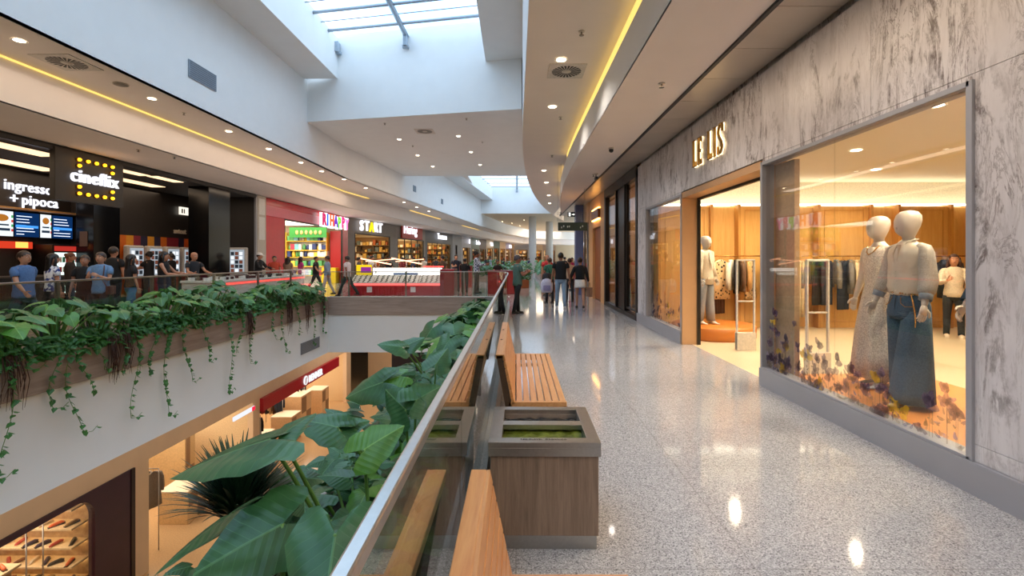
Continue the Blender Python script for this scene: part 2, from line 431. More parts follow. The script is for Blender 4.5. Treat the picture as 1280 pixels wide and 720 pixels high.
def pane(idx, y0, y1, seams):
    f = MB(); w = .045
    f.box(XW-.02, XW+.13, y0-.02, y0+w-.02, .215, 2.74); f.box(XW-.02, XW+.13, y1-w+.02, y1+.02, .215, 2.74); f.box(XW-.02, XW+.13, y0, y1, 2.70, 2.74); f.box(XW-.02, XW+.13, y0, y1, .215, .235)
    o = struct(f.build(f'window_{idx}', GREYMETAL, bevel=.003))
    ys = [y0+w-.02] + seams + [y1-w+.02]
    for a, b in zip(ys, ys[1:]):
        g = MB(); g.box(XW+.03, XW+.045, a+.002, b-.002, .235, 2.70); g.build('pane', GLASS_SHOP, o)
    return o
W_MAIN = pane(3, Y_W1, Y_W2, [4.62])
W_SIDE = pane(4, Y_D2, Y_W3, [10.2])
# portal of the entrance: tan reveal and soffit
TAN = mat('#c69a6d', .45, nscale=4, amt=.03, name='tan_metal_reveal')
m = MB(); m.box(XW-.01, XW+.32, Y_D2-.06, Y_D2-.02, 0, 2.76); m.box(XW-.01, XW+.32, Y_W2+.02, Y_D2-.02, 2.66, 2.76); m.box(XW+.0, XW+.32, Y_W2+.02, Y_W2+.05, 0, 2.7)
o = struct(m.build('door_1', TAN))
m = MB(); m.box(XW+.26, XW+.31, Y_D2-.10, Y_D2-.06, 0, 2.66); m.box(XW+.26, XW+.31, Y_W2+.05, Y_D2-.06, 2.62, 2.66); m.build('door_frame', DARKMETAL, o)
# flower transfers on the glass
def tint(c, a):
    t = NT('transfer_'+c.strip('#')); d = t.n('ShaderNodeBsdfDiffuse'); d.inputs[0].default_value = (*srgb(c),1); tr = t.n('ShaderNodeBsdfTransparent')
    nz = t.noise(t.coord(), 30, 3); f = t.math('MULTIPLY', t.math('ADD', nz, .5), a, True)
    mx = t.n('ShaderNodeMixShader'); t.l(f, mx.inputs[0]); t.l(tr.outputs[0], mx.inputs[1]); t.l(d.outputs[0], mx.inputs[2]); t.l(mx.outputs[0], t.out.inputs[0]); return t.m
def flowers(parent, ys, seed, dens):
    r = random.Random(seed)
    cols = [tint(c, a) for c, a in (('#6d5878',.5),('#4a3c60',.62),('#9a7a55',.42),('#e8c23c',.5),('#75603f',.45),('#9a8fb8',.45))]
    m = MB(); x = XW + .026
    def blob(cy, cz, ry, rz, ang, mi):
        n = 9; pts = []
        for i in range(n):
            a = 2*PI*i/n; q = 1 + .22*math.sin(3*a+ang) + r.uniform(-.08,.08)
            u, w = ry*q*math.cos(a), rz*q*math.sin(a)
            pts.append((x, cy + u*math.cos(ang) - w*math.sin(ang), cz + u*math.sin(ang) + w*math.cos(ang)))
        m.add(pts, [tuple(range(n))], mi)
    for cy, top in ys:
        k = r.choice([0,0,1,1,3]); cz = top
        base = .24
        m.add([(x, cy-.002, base), (x, cy+.003, base), (x, cy+.004, cz), (x, cy-.003, cz)], [(0,1,2,3)], 4)
        for j in range(r.randint(3,5)):
            a = r.uniform(0, 2*PI); rr = r.uniform(.022,.05)
            blob(cy + .03*math.cos(a), cz + .03*math.sin(a), rr, rr*.75, a, k)
        blob(cy, cz, .016, .016, 0, 1)
        for j in range(dens):
            zz = r.uniform(base, cz); s = r.choice((-1,1))
            blob(cy + s*r.uniform(.02,.07), zz, r.uniform(.012,.035), r.uniform(.008,.018), r.uniform(0,PI), r.choice([2,4,4,2,5,0]))
    m.build('flower_transfer', cols, parent)
r = random.Random(3)
ys = [(r.uniform(3.3, 5.8), .27 + r.random()**1.6*.32) for _ in range(56)] + [(5.72,.80),(5.62,.68),(5.78,.55),(5.68,.9),(5.74,.72),(5.58,.5),(5.3,.85),(5.2,.6),(3.4,.62),(3.32,.48),(4.4,.55),(5.0,.62),(4.85,.70),(4.78,.52),(3.95,.45),(4.0,.58),(3.55,.52),(5.45,.64)]
flowers(W_MAIN, ys, 5, 4)
ys = [(r.uniform(8.95, 11.0), .3 + r.random()*.5) for _ in range(24)]
flowers(W_SIDE, ys, 8, 3)
# shop sign: slim serif letters standing off the marble, warm light behind
def letter_sign():
    t = thing('shop_sign', 'gold serif shop name letters with warm halo on the marble above the entrance', 'sign', (XW-.05, 8.10, 3.09))
    G = mat('#a88448', .35, .9, name='gold_letter'); H = emis('#ffe0aa', 4.5, 'letter_halo')
    h = .44; th = .034
    def bars(ch):
        if ch == 'L': return .17, [('r',.03,.054,0,h),('r',.01,.075,0,.010),('r',.01,.075,h-.010,h),('r',.054,.15,0,.010),('t',.15,.0,.08)]
        if ch == 'E': return .17, [('r',.03,.054,0,h),('r',.01,.145,0,.010),('r',.01,.145,h-.010,h),('r',.054,.10,h*.5-.006,h*.5+.006),('r',.135,.146,0,.08),('r',.135,.146,h-.08,h),('r',.094,.104,h*.43,h*.57)]
        if ch == 'I': return .10, [('r',.038,.062,0,h),('r',.015,.085,0,.010),('r',.015,.085,h-.010,h)]
        return .19, []
    u = 0
    for ch in 'LE LIS':
        if ch == ' ': u += .17; continue
        w, bs = bars(ch); m = MB()
        for b in bs:
            if b[0] == 'r': m.box(-th/2, th/2, -(u+b[1]), -(u+b[2]), b[3], b[4])
            else: m.box(-th/2, th/2, -(u+b[1]-.012), -(u+b[1]), b[2], b[3])
        if ch == 'S':
            L = []; Rr = []
            for k in range(25):
                q = k/24; z = h*(1-q); c = u + .085 + .062*math.sin(2*PI*(q-.0))*-1
                wd = .003 + .015*math.sin(PI*q)**1.5
                L.append((c-wd, z)); Rr.append((c+wd, z))
            for (a, b), (c, d) in zip(zip(L, Rr), zip(L[1:], Rr[1:])):
                m.prism([a, b, d, c], lambda p, q_, e: (e, -p, q_), -th/2, th/2)
            m.box(-th/2, th/2, -(u+.15), -(u+.162), h-.12, h); m.box(-th/2, th/2, -(u+.01), -(u+.022), 0, .12)
            m.box(-th/2, th/2, -(u+.085), -(u+.16), h-.012, h); m.box(-th/2, th/2, -(u+.012), -(u+.085), 0, .012)
        o = m.build('letter', G, t)
        hm = MB()
        for q, f in enumerate(m.f): pass
        hm.v = [(.032 if p[0] > 0 else .030, p[1], p[2]) for p in m.v]; hm.f = list(m.f); hm.mi = list(m.mi); hm.sm = list(m.sm)
        hm.build('halo_light', H, o)
        u += w + .055
letter_sign()

# dark framed showroom windows further along, lit shop with wooden door, blue column
def dark_unit():
    m = MB(); 
    for a, b in ((11.98,12.12),(13.35,13.5),(13.5,14.5),(14.5,14.6),(16.2,16.4)):
        m.box(XW-.02 if b-a < .5 else XW+.03, XW+.15, a, b, .0, 3.8)
    m.box(XW-.02, XW+.15, 11.98, 16.4, 3.62, 3.9); m.box(XW-.02, XW+.15, 11.98, 16.4, 0, .12)
    m.box(XW+.01, XW+.1, 12.2, 13.28, .2, .24); m.box(XW+.01, XW+.1, 12.2, 12.25, .2, 3.6); m.box(XW+.01, XW+.1, 13.23, 13.28, .2, 3.6)
    o = struct(m.build('window_5', DARKMETAL, bevel=.004))
    for a, b in ((12.12,13.35),(14.6,16.2)):
        g = MB(); g.box(XW+.05, XW+.065, a, b, .12, 3.62); g.build('pane', GLASS_SHOP, o)
    m = MB(); m.box(XW+.16, 8, 11.98, 12.02, 0, 4); m.box(6.5, 6.6, 11.98, 16.5, 0, 4); m.box(XW+.16, 8, 16.42, 16.5, 0, 4); m.box(XW+.1, 8, 11.98, 16.5, 3.9, 4); m.box(XW+.16, 8, 11.98, 16.5, -.3, 0)
    struct(m.build('wall_showroom', mat('#c9a679', .6, name='showroom_wall')))
dark_unit()
m = MB(); m.box(XW, XW+.2, 16.5, 17.2, 0, 3.9); m.box(XW, XW+.2, 19.0, 19.9, 0, 3.9); m.box(XW, XW+.2, 17.2, 19.0, 2.75, 3.9); m.box(XW+.2, XW+.3, 16.5, 24, 0, 4.7); m.box(XW-.02, XW+.2, 19.9, 24, 3.1, 4.7)
struct(m.build('wall_right_far', mat('#d3a673', .5, name='tan_stone')))
m = MB(); m.box(XW+.1, XW+.19, 17.22, 18.98, 0.02, 2.73); o = struct(m.build('door_2', WOOD_DOOR))
m = MB(); m.tube([(XW+.05,17.5,.9),(XW+.05,17.5,1.3)], .015, 6); m.build('door_handle', STEEL, o)
m = MB()
for k in range(5): m.box(XW+.04, XW+.1, 20.0+k*.8, 20.06+k*.8, 0, 3.1)
o = struct(m.build('window_6', GREYMETAL)); g = MB(); g.box(XW+.07, XW+.08, 20, 23.9, .02, 3.1); g.build('pane', GLASS_SHOP, o)
t = thing('shop_sign', 'dark wooden shop sign with warm glow beneath, above the reddish wooden door', 'sign', (XW-.04, 18.0, 3.05))
m = MB(); m.box(-.05, .03, -.75, .75, 0, .34); m.build('board', WOOD_DOOR, t, bevel=.005)
m = MB(); m.box(-.03, .03, -.75, .75, -.05, -.01); m.box(-.03, .03, -.75, .75, .36, .39); m.build('light_strip', emis('#ffb85a', 9), t)
m = MB(); m.box(2.62, 2.95, 21.0, 21.5, 0, 4.74); struct(m.build('pillar_blue', mat('#5f6f9c', .5, name='slate_blue_paint')))
# ------------------------------------------------------------------ figures
def skin_mesh(verts, edges, radii, levels=2):
    me = bpy.data.meshes.new('sk'); me.from_pydata(verts, edges, [])
    o = bpy.data.objects.new('sk', me); COL.objects.link(o)
    o.modifiers.new('k','SKIN'); s = o.modifiers.new('s','SUBSURF'); s.levels = levels; s.render_levels = levels
    lay = me.skin_vertices[0].data
    for i, r in enumerate(radii):
        lay[i].radius = (r, r) if not hasattr(r, '__len__') else r
        lay[i].use_root = (i == 0)
    ev = o.evaluated_get(bpy.context.evaluated_depsgraph_get())
    out = bpy.data.meshes.new_from_object(ev)
    v = [tuple(x.co) for x in out.vertices]; f = [tuple(p.vertices) for p in out.polygons]
    COL.objects.unlink(o); bpy.data.objects.remove(o); bpy.data.meshes.remove(me); bpy.data.meshes.remove(out)
    return v, f
rad = math.radians
def dirv(fwd, out, side):      # a limb hanging down, swung forward (-Y) and outward
    a, b = rad(fwd), rad(out)
    return Vector((side*math.sin(b)*math.cos(a*.0), -math.sin(a)*math.cos(b), -math.cos(a)*math.cos(b)))
SKINS = {}
def skinmat(c): return mat(c, .5, nscale=12, amt=.05, Subsurface_Weight=.0)
LEG_STAND = ((2,0),(-3,2)); LEG_WALK = ((22,6),(-20,18)); LEG_STEP = ((12,4),(-12,14))
ARM_DOWN = ((4,8,12,0),(2,8,10,0)); ARM_WALK = ((-20,8,14,0),(22,8,26,0))
ARM_FOLD = ((18,6,95,35),(18,6,95,35)); ARM_PHONE = ((28,8,100,18),(10,8,15,0)); ARM_FRONT = ((35,6,62,20),(35,6,62,20)); ARM_TABLE = ((40,10,40,10),(30,10,55,15))

def pose(legs, arms, sh=.185, hipw=.09):
    J = {}
    for s, (a, b) in zip((1,-1), legs):
        hip = Vector((s*hipw, 0, .92)); kn = hip + .43*dirv(a, 2, s); an = kn + .415*dirv(a-b, 1, s)
        J['hip',s], J['knee',s], J['ankle',s] = hip, kn, an
    dz = .075 - min(J['ankle',1].z, J['ankle',-1].z)
    for k in J: J[k] = J[k] + Vector((0,0,dz))
    for s, (fw, ab, el, inn) in zip((1,-1), arms):
        shd = Vector((s*sh, .005, 1.425+dz)); elb = shd + .285*dirv(fw, ab, s)
        d = dirv(fw+el, ab, s); d = Matrix.Rotation(-s*rad(inn)*(1 if True else 0), 3, 'Z') @ d if inn else d
        wr = elb + .25*d
        J['sh',s], J['elb',s], J['wr',s], J['hd',s] = shd, elb, wr, d
    J['dz'] = dz
    return J

def hand(mb, wr, d, side, curl=.5, mi=0):
    d = Vector(d).normalized()
    across = d.cross(Vector((side,0,0)))
    across = across.normalized() if across.length > .2 else Vector((0,1,0))       # along the knuckles
    nrm = d.cross(across).normalized()
    if nrm.x*side > 0: nrm = -nrm                                              # palm looks at the body
    # palm
    rings = []
    for t, w, h in ((0,.024,.02),(.03,.036,.017),(.085,.042,.013)):
        c = wr + d*t
        rings.append([c + across*(w*math.cos(2*PI*i/8)) + nrm*(h*math.sin(2*PI*i/8)) for i in range(8)])
    mb.loft(rings, True, mi)
    for k, (u, L) in enumerate(((-.030,.062),(-.010,.074),(.010,.070),(.029,.054))):
        p = wr + d*.078 + across*u; q = d; pts = [p]
        for j in range(3):
            a = curl*(.35+.3*j); q = (q*math.cos(a) + nrm*math.sin(a)).normalized(); p = p + q*L*(.42,.32,.26)[j]; pts.append(p)
        mb.tube(pts, [.0095,.009,.008,.006], 6, True, mi)
    # thumb leaves the forward side of the palm
    p = wr + d*.025 - across*.03; q = (d*.6 - across*.75).normalized(); pts = [p]
    for j in range(2):
        p = p + q*.034; pts.append(p); q = (q*.8 + nrm*.35 + d*.3).normalized()
    mb.tube(pts + [p + q*.012], [.012,.011,.009,.006], 6, True, mi)

def head_rings(mb, dz):
    rings = []
    for zz, rx, ry, cy in ((1.47,.05,.052,.010),(1.515,.047,.051,.004),(1.530,.050,.058,-.006),(1.545,.055,.068,-.018),(1.565,.064,.082,-.020),(1.60,.074,.094,-.015),(1.64,.080,.099,-.008),(1.68,.081,.101,-.001),(1.715,.073,.092,.004),(1.740,.050,.065,.006),(1.752,.02,.026,.006)):
        rings.append(ringz(0, cy, zz+dz, rx, ry, 18))
    mb.loft(rings, True)
def body_mesh(J, neck=True, female=False, head=True, lv=2, egg=False):
    dz = J['dz']; V = []; E = []; RR = []
    def add(p, r, par=None):
        V.append(tuple(p)); RR.append(r)
        if par is not None: E.append((par, len(V)-1))
        return len(V)-1
    w = .92 if female else 1
    pel = add((0,0,.93+dz), (.13*w,.10)); b1 = add((0,0,1.08+dz), (.115*w,.09), pel); b2 = add((0,0,1.26+dz), (.135*w,.10), b1); b3 = add((0,.012,1.365+dz), (.10*w,.075), b2)
    nk = add((0,.012,1.475+dz), .055, b3); nk2 = add((0,.0,1.53+dz), .052, nk)
    for s in (1,-1):
        sh = add(J['sh',s], .055*w, b3); m_ = add((J['sh',s]+J['elb',s])/2, .046*w, sh); e = add(J['elb',s], .039*w, m_); m2 = add((J['elb',s]*.6+J['wr',s]*.4), .038*w, e); add(J['wr',s], .025*w, m2)
        hp = add(J['hip',s]+Vector((0,0,-.04)), .085, pel); th = add((J['hip',s]+J['knee',s])/2, .073, hp); k = add(J['knee',s], .053, th)
        ca = add((J['knee',s]*.65+J['ankle',s]*.35)+Vector((0,.012,0)), .052, k); an = add(J['ankle',s], .036, ca); add(J['ankle',s]+Vector((0,-.12,-.045)), .026, an)
    v, f = skin_mesh(V, E, RR, lv)
    mb = MB(); mb.add(v, f, 0, True)
    for s in (1,-1): hand(mb, J['wr',s]-J['hd',s]*.01, J['hd',s], s)
    if head and not egg:
        head_rings(mb, dz); c = Vector((0,0,1.635+dz))
        mb.tube([c+Vector((0,-.104,.022)), c+Vector((0,-.113,.0)), c+Vector((0,-.125,-.020)), c+Vector((0,-.124,-.028)), c+Vector((0,-.104,-.034))], [.007,.009,.012,.011,.006], 6)   # nose
        for s in (1,-1): mb.ell(c+Vector((s*.083,.008,-.008)), (.010,.019,.031), 8, 6)                                                            # ears
    return mb

def ringz(cx, cy, z, rx, ry, n=16): return [(cx+rx*math.cos(2*PI*i/n), cy+ry*math.sin(2*PI*i/n), z) for i in range(n)]
def torso_loft(dz, hem=.86, female=False, g=0.0, open_top=True):
    w = .93 if female else 1.0
    prof = [(hem,.165*w+g,.125+g),(.95,.170*w+g,.128+g),(1.08,(.135 if female else .155)+g,.108+g),(1.24,.165*w+g,.12+g),(1.36,.178*w+g,.116+g),(1.41,.168*w+g,.104+g*.6),(1.445,.150*w+g*.4,.10+g*.5),(1.474,.112,.094),(1.494,.068,.070)]
    prof = [p for p in prof if p[0] >= hem]
    return [ringz(0, .006, z+dz, rx, ry) for z, rx, ry in prof]
def person(label, x, y, heading, h=1.72, z=0.0, skin='#b98264', hair=('#241a14','short'), top=('#222222','short'), bottom=('#26262b','trousers'),
           shoe='#1c1a19', legs=LEG_STAND, arms=ARM_DOWN, female=False, extras=(), group=None, lv=1, cat='person', lean=0):
    t = thing('person', label, cat, (x, y, z), heading, group)
    k = h/1.745; t.scale = (k,k,k)
    if lean: t.rotation_euler = (rad(lean), 0, heading)
    J = pose(legs, arms, .172 if female else .19); dz = J['dz']
    body_mesh(J, female=female, lv=lv).build('body', skinmat(skin), t)
    # face
    c = Vector((0,0,1.635+dz)); EY = mat('#f1ece6', .3, name='eye_white'); DK = mat('#1a1210', .3, name='dark_iris')
    for s in (1,-1):
        e = MB(); e.ell(c+Vector((s*.031,-.0965,.008)), (.0125,.006,.0062), 8, 6, 0); e.ell(c+Vector((s*.031,-.1008,.008)), (.0055,.003,.0055), 8, 6, 1)
        e.tube([c+Vector((s*.014,-.105,.027)), c+Vector((s*.032,-.100,.032)), c+Vector((s*.050,-.086,.026))], .0035, 5, True, 1)
        e.build('eye', [EY, DK], t)
    e = MB(); e.ell(c+Vector((0,-.1015,-.056)), (.021,.007,.007), 10, 6); e.build('mouth', mat('#8e4a44', .4, name='lips'), t)
    # hair
    hc, st = hair
    if st != 'bald':
        m = MB(); H = mat(hc, .45, nscale=90, amt=.5, name='hair')
        c2 = c + Vector((0,.002,.016))
        m.ell(c2, (.093,.117,.115), 20, 16, 0, keep=lambda a, b, d: d > (.40 - .62*(b+1) if b < 0 else -.22 - .5*b))
        if st in ('long','ponytail'):
            L = -.34 if st == 'long' else -.26
            w = (.095 if st == 'long' else .035)
            rings = []
            for q in range(7):
                u = q/6; zz = .06 + (L-.06)*u; ww = w*(1+.12*math.sin(PI*u)) * (1 if u < .8 else 1.0-.25*(u-.8)/.2)
                cy = .055 + .045*u if st == 'long' else .10+.02*math.sin(PI*u)
                rings.append([tuple(c + Vector((ww*math.cos(2*PI*i/12), cy + (.05 if st == 'long' else .03)*math.sin(2*PI*i/12)*(1-.3*u), zz))) for i in range(12)])
            m.loft(rings, True)
            if st == 'long':
                for s in (1,-1): m.tube([c+Vector((s*.085,-.02,.05)), c+Vector((s*.098,-.015,-.06)), c+Vector((s*.10,.0,-.18)), c+Vector((s*.09,.01,-.27))], [.02,.028,.03,.012], 7)
        if st == 'bun': m.ell(c+Vector((0,.09,.06)), (.05,.05,.05), 12, 8)
        if st == 'curly':
            r = random.Random(5)
            for q in range(26):
                a = r.uniform(0, 2*PI); b = r.uniform(.1, 1.3)
                m.ell(c2 + Vector((.10*math.cos(a)*math.sin(b), .03+.10*math.sin(a)*math.sin(b), .12*math.cos(b))), (.035,.035,.032), 8, 5)
        m.build('hair', H, t)
    # clothes
    tc, sl = top[0], top[1]; TM = tc if not isinstance(tc, str) else mat(tc, .85, nscale=35, amt=.14)
    hem = top[2] if len(top) > 2 else (.88 if not female else .93)
    m = MB(); m.loft(torso_loft(dz, hem, female, .012), False)
    for s in (1,-1):
        if sl == 'none': continue
        S, Eb, W = J['sh',s], J['elb',s], J['wr',s]
        pts = [Vector((s*.08,.006,1.41+dz)), S + Vector((-s*.055,0,.0)), S + Vector((-s*.018,0,-.012)), S*.86+Eb*.14]; rr = [.04,.048,.055,.058]
        if sl == 'short': pts += [S*.7+Eb*.3, S*.42+Eb*.58]; rr += [.062,.060]
        else: pts += [S*.5+Eb*.5, Eb, Eb*.5+W*.5, Eb*.05+W*.95]; rr += [.062,.056,.05,.038]
        m.tube(pts, rr, 12, False)
    m.build(top[3] if len(top) > 3 else 'shirt', TM, t, solid=.004)
    bc, bk = bottom[0], bottom[1]; BM = mat(bc, .85, nscale=35, amt=.14)
    m = MB()
    if bk in ('trousers','wide','shorts'):
        m.loft([ringz(0,.004,.99+dz,.138,.108), ringz(0,.004,.93+dz,.158,.12), ringz(0,.004,.86+dz,.165,.122), ringz(0,.004,.79+dz,.12,.09)], True)
        for s in (1,-1):
            Hp, K, A = J['hip',s]+Vector((0,0,-.03)), J['knee',s], J['ankle',s]
            wd = 1.28 if bk == 'wide' else 1.0
            if bk == 'shorts': pts = [Hp, (Hp+K)/2, K*.85+Hp*.15]; rr = [.092,.088,.084]
            else: pts = [Hp, (Hp+K)/2, K, (K+A)/2, A+Vector((0,0,-.015))]; rr = [.094,.082*wd**.5,.064*wd,.060*wd,.052*wd*1.05]
            m.tube(pts, rr, 12, False)
        m.build('trousers' if bk != 'shorts' else 'shorts', BM, t, solid=.003)
    elif bk == 'skirt' or bk == 'longskirt':
        z2 = .56 if bk == 'skirt' else .2
        m.loft([ringz(0,.004,1.0+dz,.13,.105), ringz(0,.004,.9+dz,.165,.13), ringz(0,.004,.75+dz,.18,.145), ringz(0,.004,z2+dz,.19,.16)], False)
        m.build('skirt', BM, t, solid=.004)
    SH = mat(shoe, .5, nscale=20)
    for s in (1,-1):
        A = J['ankle',s]; m = MB()
        tip = A + Vector((0,-.165,-.045)); heel = A + Vector((0,.055,-.04))
        m.tube([heel, A+Vector((0,.0,-.028)), A+Vector((0,-.08,-.04)), tip], [.034,.045,.045,.028], 10, True)
        m.obox(tuple(A+Vector((0,-.055,-.065))), (.085,.235,.022)); m.build('shoe', SH, t)
    for ex in extras: ex(t, J)
    return t
# things worn (parts)
def cap(hexc):
    def f(t, J):
        c = Vector((0,0,1.66+J['dz'])); m = MB()
        m.ell(c+Vector((0,.0,.015)), (.103,.118,.10), 16, 10, 0, keep=lambda a, b, d: d > -.05)
        m.obox(tuple(c+Vector((0,-.14,.012))), (.13,.10,.008), (rad(8),0,0)); m.build('cap', mat(hexc, .8, nscale=60), t)
    return f
def strap(hexc):
    def f(t, J):
        dz = J['dz']; m = MB()
        m.tube([(.09,-.05,1.47+dz),(.12,-.125,1.36+dz),(.10,-.14,1.15+dz),(.17,-.1,.98+dz)], .012, 6); m.obox((.2,-.03,.93+dz), (.09,.22,.18), (0,0,0)); m.build('shoulder_bag', mat(hexc, .6), t, bevel=.02)
    return f
def mannequin(label, x, y, z, heading, h=1.8, legs=((3,0),(-4,2)), arms=ARM_DOWN, cloth=None, group='shop mannequins'):
    t = thing('mannequin', label, 'mannequin', (x, y, z), heading, group)
    k = h/1.745; t.scale = (k,k,k)
    J = pose(legs, arms, .165); dz = J['dz']
    mb = body_mesh(J, female=True, egg=True, head=False)
    rings = []
    for zz, rx, ry, cy in ((1.50,.046,.048,.006),(1.535,.046,.05,.0),(1.548,.052,.062,-.012),(1.575,.064,.082,-.020),(1.62,.078,.098,-.014),(1.67,.082,.104,-.004),(1.715,.074,.094,.004),(1.742,.05,.066,.006),(1.753,.02,.026,.006)):
        q_ = 1.1 if zz > 1.54 else 1.0; rings.append(ringz(0, cy, (zz if zz < 1.54 else 1.54+(zz-1.54)*1.1)+dz, rx*q_, ry*q_, 18))
    mb.loft(rings, True)
    mb.tube([(0,-.108,1.64+dz),(0,-.118,1.615+dz),(0,-.11,1.603+dz)], [.006,.012,.008], 6)
    mb.build('body', mat('#ddd3c6', .35, nscale=4, amt=.02, name='matte_white_mannequin'), t)
    if cloth: cloth(t, J)
    return t
# ------------------------------------------------------------------ railings, benches, bin
def rail_run(name, label, pts, cap_z, posts, panel, gz0=0.0, capw=.045, mirror=False):
    t = thing(name, label, 'railing', (0,0,0), 0)
    m = MB()
    for a, b in zip(pts, pts[1:]):
        a, b = Vector((*a,0)), Vector((*b,0)); d = (b-a); L = d.length
        m.obox(((a.x+b.x)/2, (a.y+b.y)/2, cap_z-.013), (L+.01, capw, .026), (0,0,math.atan2(d.y, d.x)))
    m.build('handrail', STEEL, t, bevel=.004)
    for a, b in zip(pts, pts[1:]):
        a, b = Vector((*a,0)), Vector((*b,0)); d = b-a; L = d.length; n = max(1, round(L/panel))
        for k in range(n):
            p, q = a + d*((k+.003)/n), a + d*((k+.997)/n); c = (p+q)/2
            g = MB(); g.obox((c.x, c.y, (gz0+cap_z-.026)/2), ((q-p).length, .012, cap_z-.026-gz0), (0,0,math.atan2(d.y, d.x))); g.build('glass_panel', GLASS_RAIL, t)
    for x, y in posts:
        g = MB(); g.box(x-.02, x+.02, y-.025, y+.025, 0, cap_z-.02); g.build('post', STEEL, t, bevel=.003)
    return t
GX = -.21
corner = [(GX, YB), (GX, 12.6), (GX-.02, 13.5), (GX-.12, 14.4), (GX-.38, 14.95), (GX-.75, VOID_END)]
rail_run('glass_railing', 'steel capped clear glass railing along the walkway behind the benches', corner, 1.175, [], 1.5, .36, .026)
rail_run('glass_railing', 'glass railing in front of the red kiosk, across the far end of the void', [(GX-.77, VOID_END+.02), (-6.0, VOID_END+.02)], 1.165, [(-1.65,VOID_END+.06),(-3.5,VOID_END+.06),(-5.3,VOID_END+.06)], 1.8, .365, .03)
rail_run('glass_railing', 'glass railing behind the ivy planter on the cinema side', [(XV-.46, YB+2), (XV-.46, 15.0)], 1.255, [(XV-.50, 1.75*k+1.5) for k in range(0,8)], 1.75)
m = MB()
for (x0, y0), (x1, y1) in zip(corner, corner[1:]):
    d = Vector((x1-x0, y1-y0, 0)); n = Vector((-d.y, d.x, 0)).normalized()*.044; L_ = d.length
    m.prism([(x0-n.x, y0-n.y), (x0+n.x, y0+n.y), (x1+n.x, y1+n.y), (x1-n.x, y1-n.y)], lambda u, w, q: (u, w, q), 0, .36)
struct(m.build('trim_10', GRANITE))
# bench: slatted seat with slatted backrest leaning to the glass
def make_bench(label, loc, L=1.95):
    t = thing('bench', label, 'bench', loc, 0, 'slatted wooden benches along the railing')
    n = 8; W = .46; x0 = -.06
    for k in range(n):
        w = W/n; s = MB(); s.box(x0+k*w+.006, x0+(k+1)*w-.004, 0.035, L-.035, .395, .425); s.build('seat_slat', WOOD_BENCH, t, bevel=.003)
    e = MB(); e.box(x0, x0+W, 0, .035, .355, .425); e.box(x0, x0+W, L-.035, L, .355, .425); e.box(x0+W-.03, x0+W, 0, L, .36, .395); e.box(x0, x0+.03, 0, L, .36, .395)
    e.build('seat_frame', WOOD_BENCH, t, bevel=.003)
    # backrest: slats stacked between the seat and the broad top rail
    m = MB(); tp, bt = Vector((-.115,0,.80)), Vector((-.03,0,.40)); d = (tp-bt); nrm = Vector((d.z,0,-d.x)).normalized()
    N = 7
    for k in range(N):
        a = bt + d*((k+.08)/N); b = bt + d*((k+.92)/N)
        v = []
        for y in (0.0, L):
            v += [(a.x,y,a.z),(a.x+nrm.x*.022,y,a.z+nrm.z*.022),(b.x+nrm.x*.022,y,b.z+nrm.z*.022),(b.x,y,b.z)]
        s = MB(); s.add(v, [(0,1,2,3),(7,6,5,4),(0,4,5,1),(1,5,6,2),(2,6,7,3),(3,7,4,0)]); s.build('back_slat', WOOD_BENCH, t, bevel=.002)
    tr = MB(); tr.box(-.16, -.105, 0, L, .765, .80); tr.build('top_rail', WOOD_BENCH, t, bevel=.004)
    for y in (0.0, L-.04):
        ec = MB(); v = []
        for yy in (y, y+.04): v += [(-.08,yy,.36),(-.03,yy,.36),(-.105,yy,.79),(-.155,yy,.79)]
        ec.add(v, [(0,1,2,3),(7,6,5,4),(0,4,5,1),(1,5,6,2),(2,6,7,3),(3,7,4,0)]); ec.build('back_post', mat('#4d3a2a', .5, name='dark_stained_wood'), t)
    for y in (.25, L-.25):
        lg = MB(); lg.box(x0+.05, x0+.09, y-.03, y+.03, 0, .36); lg.box(x0+W-.09, x0+W-.05, y-.03, y+.03, 0, .36); lg.box(x0+.05, x0+W-.05, y-.03, y+.03, .33, .36); lg.build('leg', STEEL, t, bevel=.003)
    for y in (L-.62, L-1.25):
        k = MB(); k.ell((-.135, y, .8005), (.012,.03,.002), 10, 6); k.build('knot', mat('#5b3214', .6), t) if L > 0 else None
    return t
make_bench('slatted wooden bench nearest the camera, in front of the recycling bin', (0, -.235, 0))
make_bench('slatted wooden bench standing just beyond the recycling bin', (0, 3.78, 0))
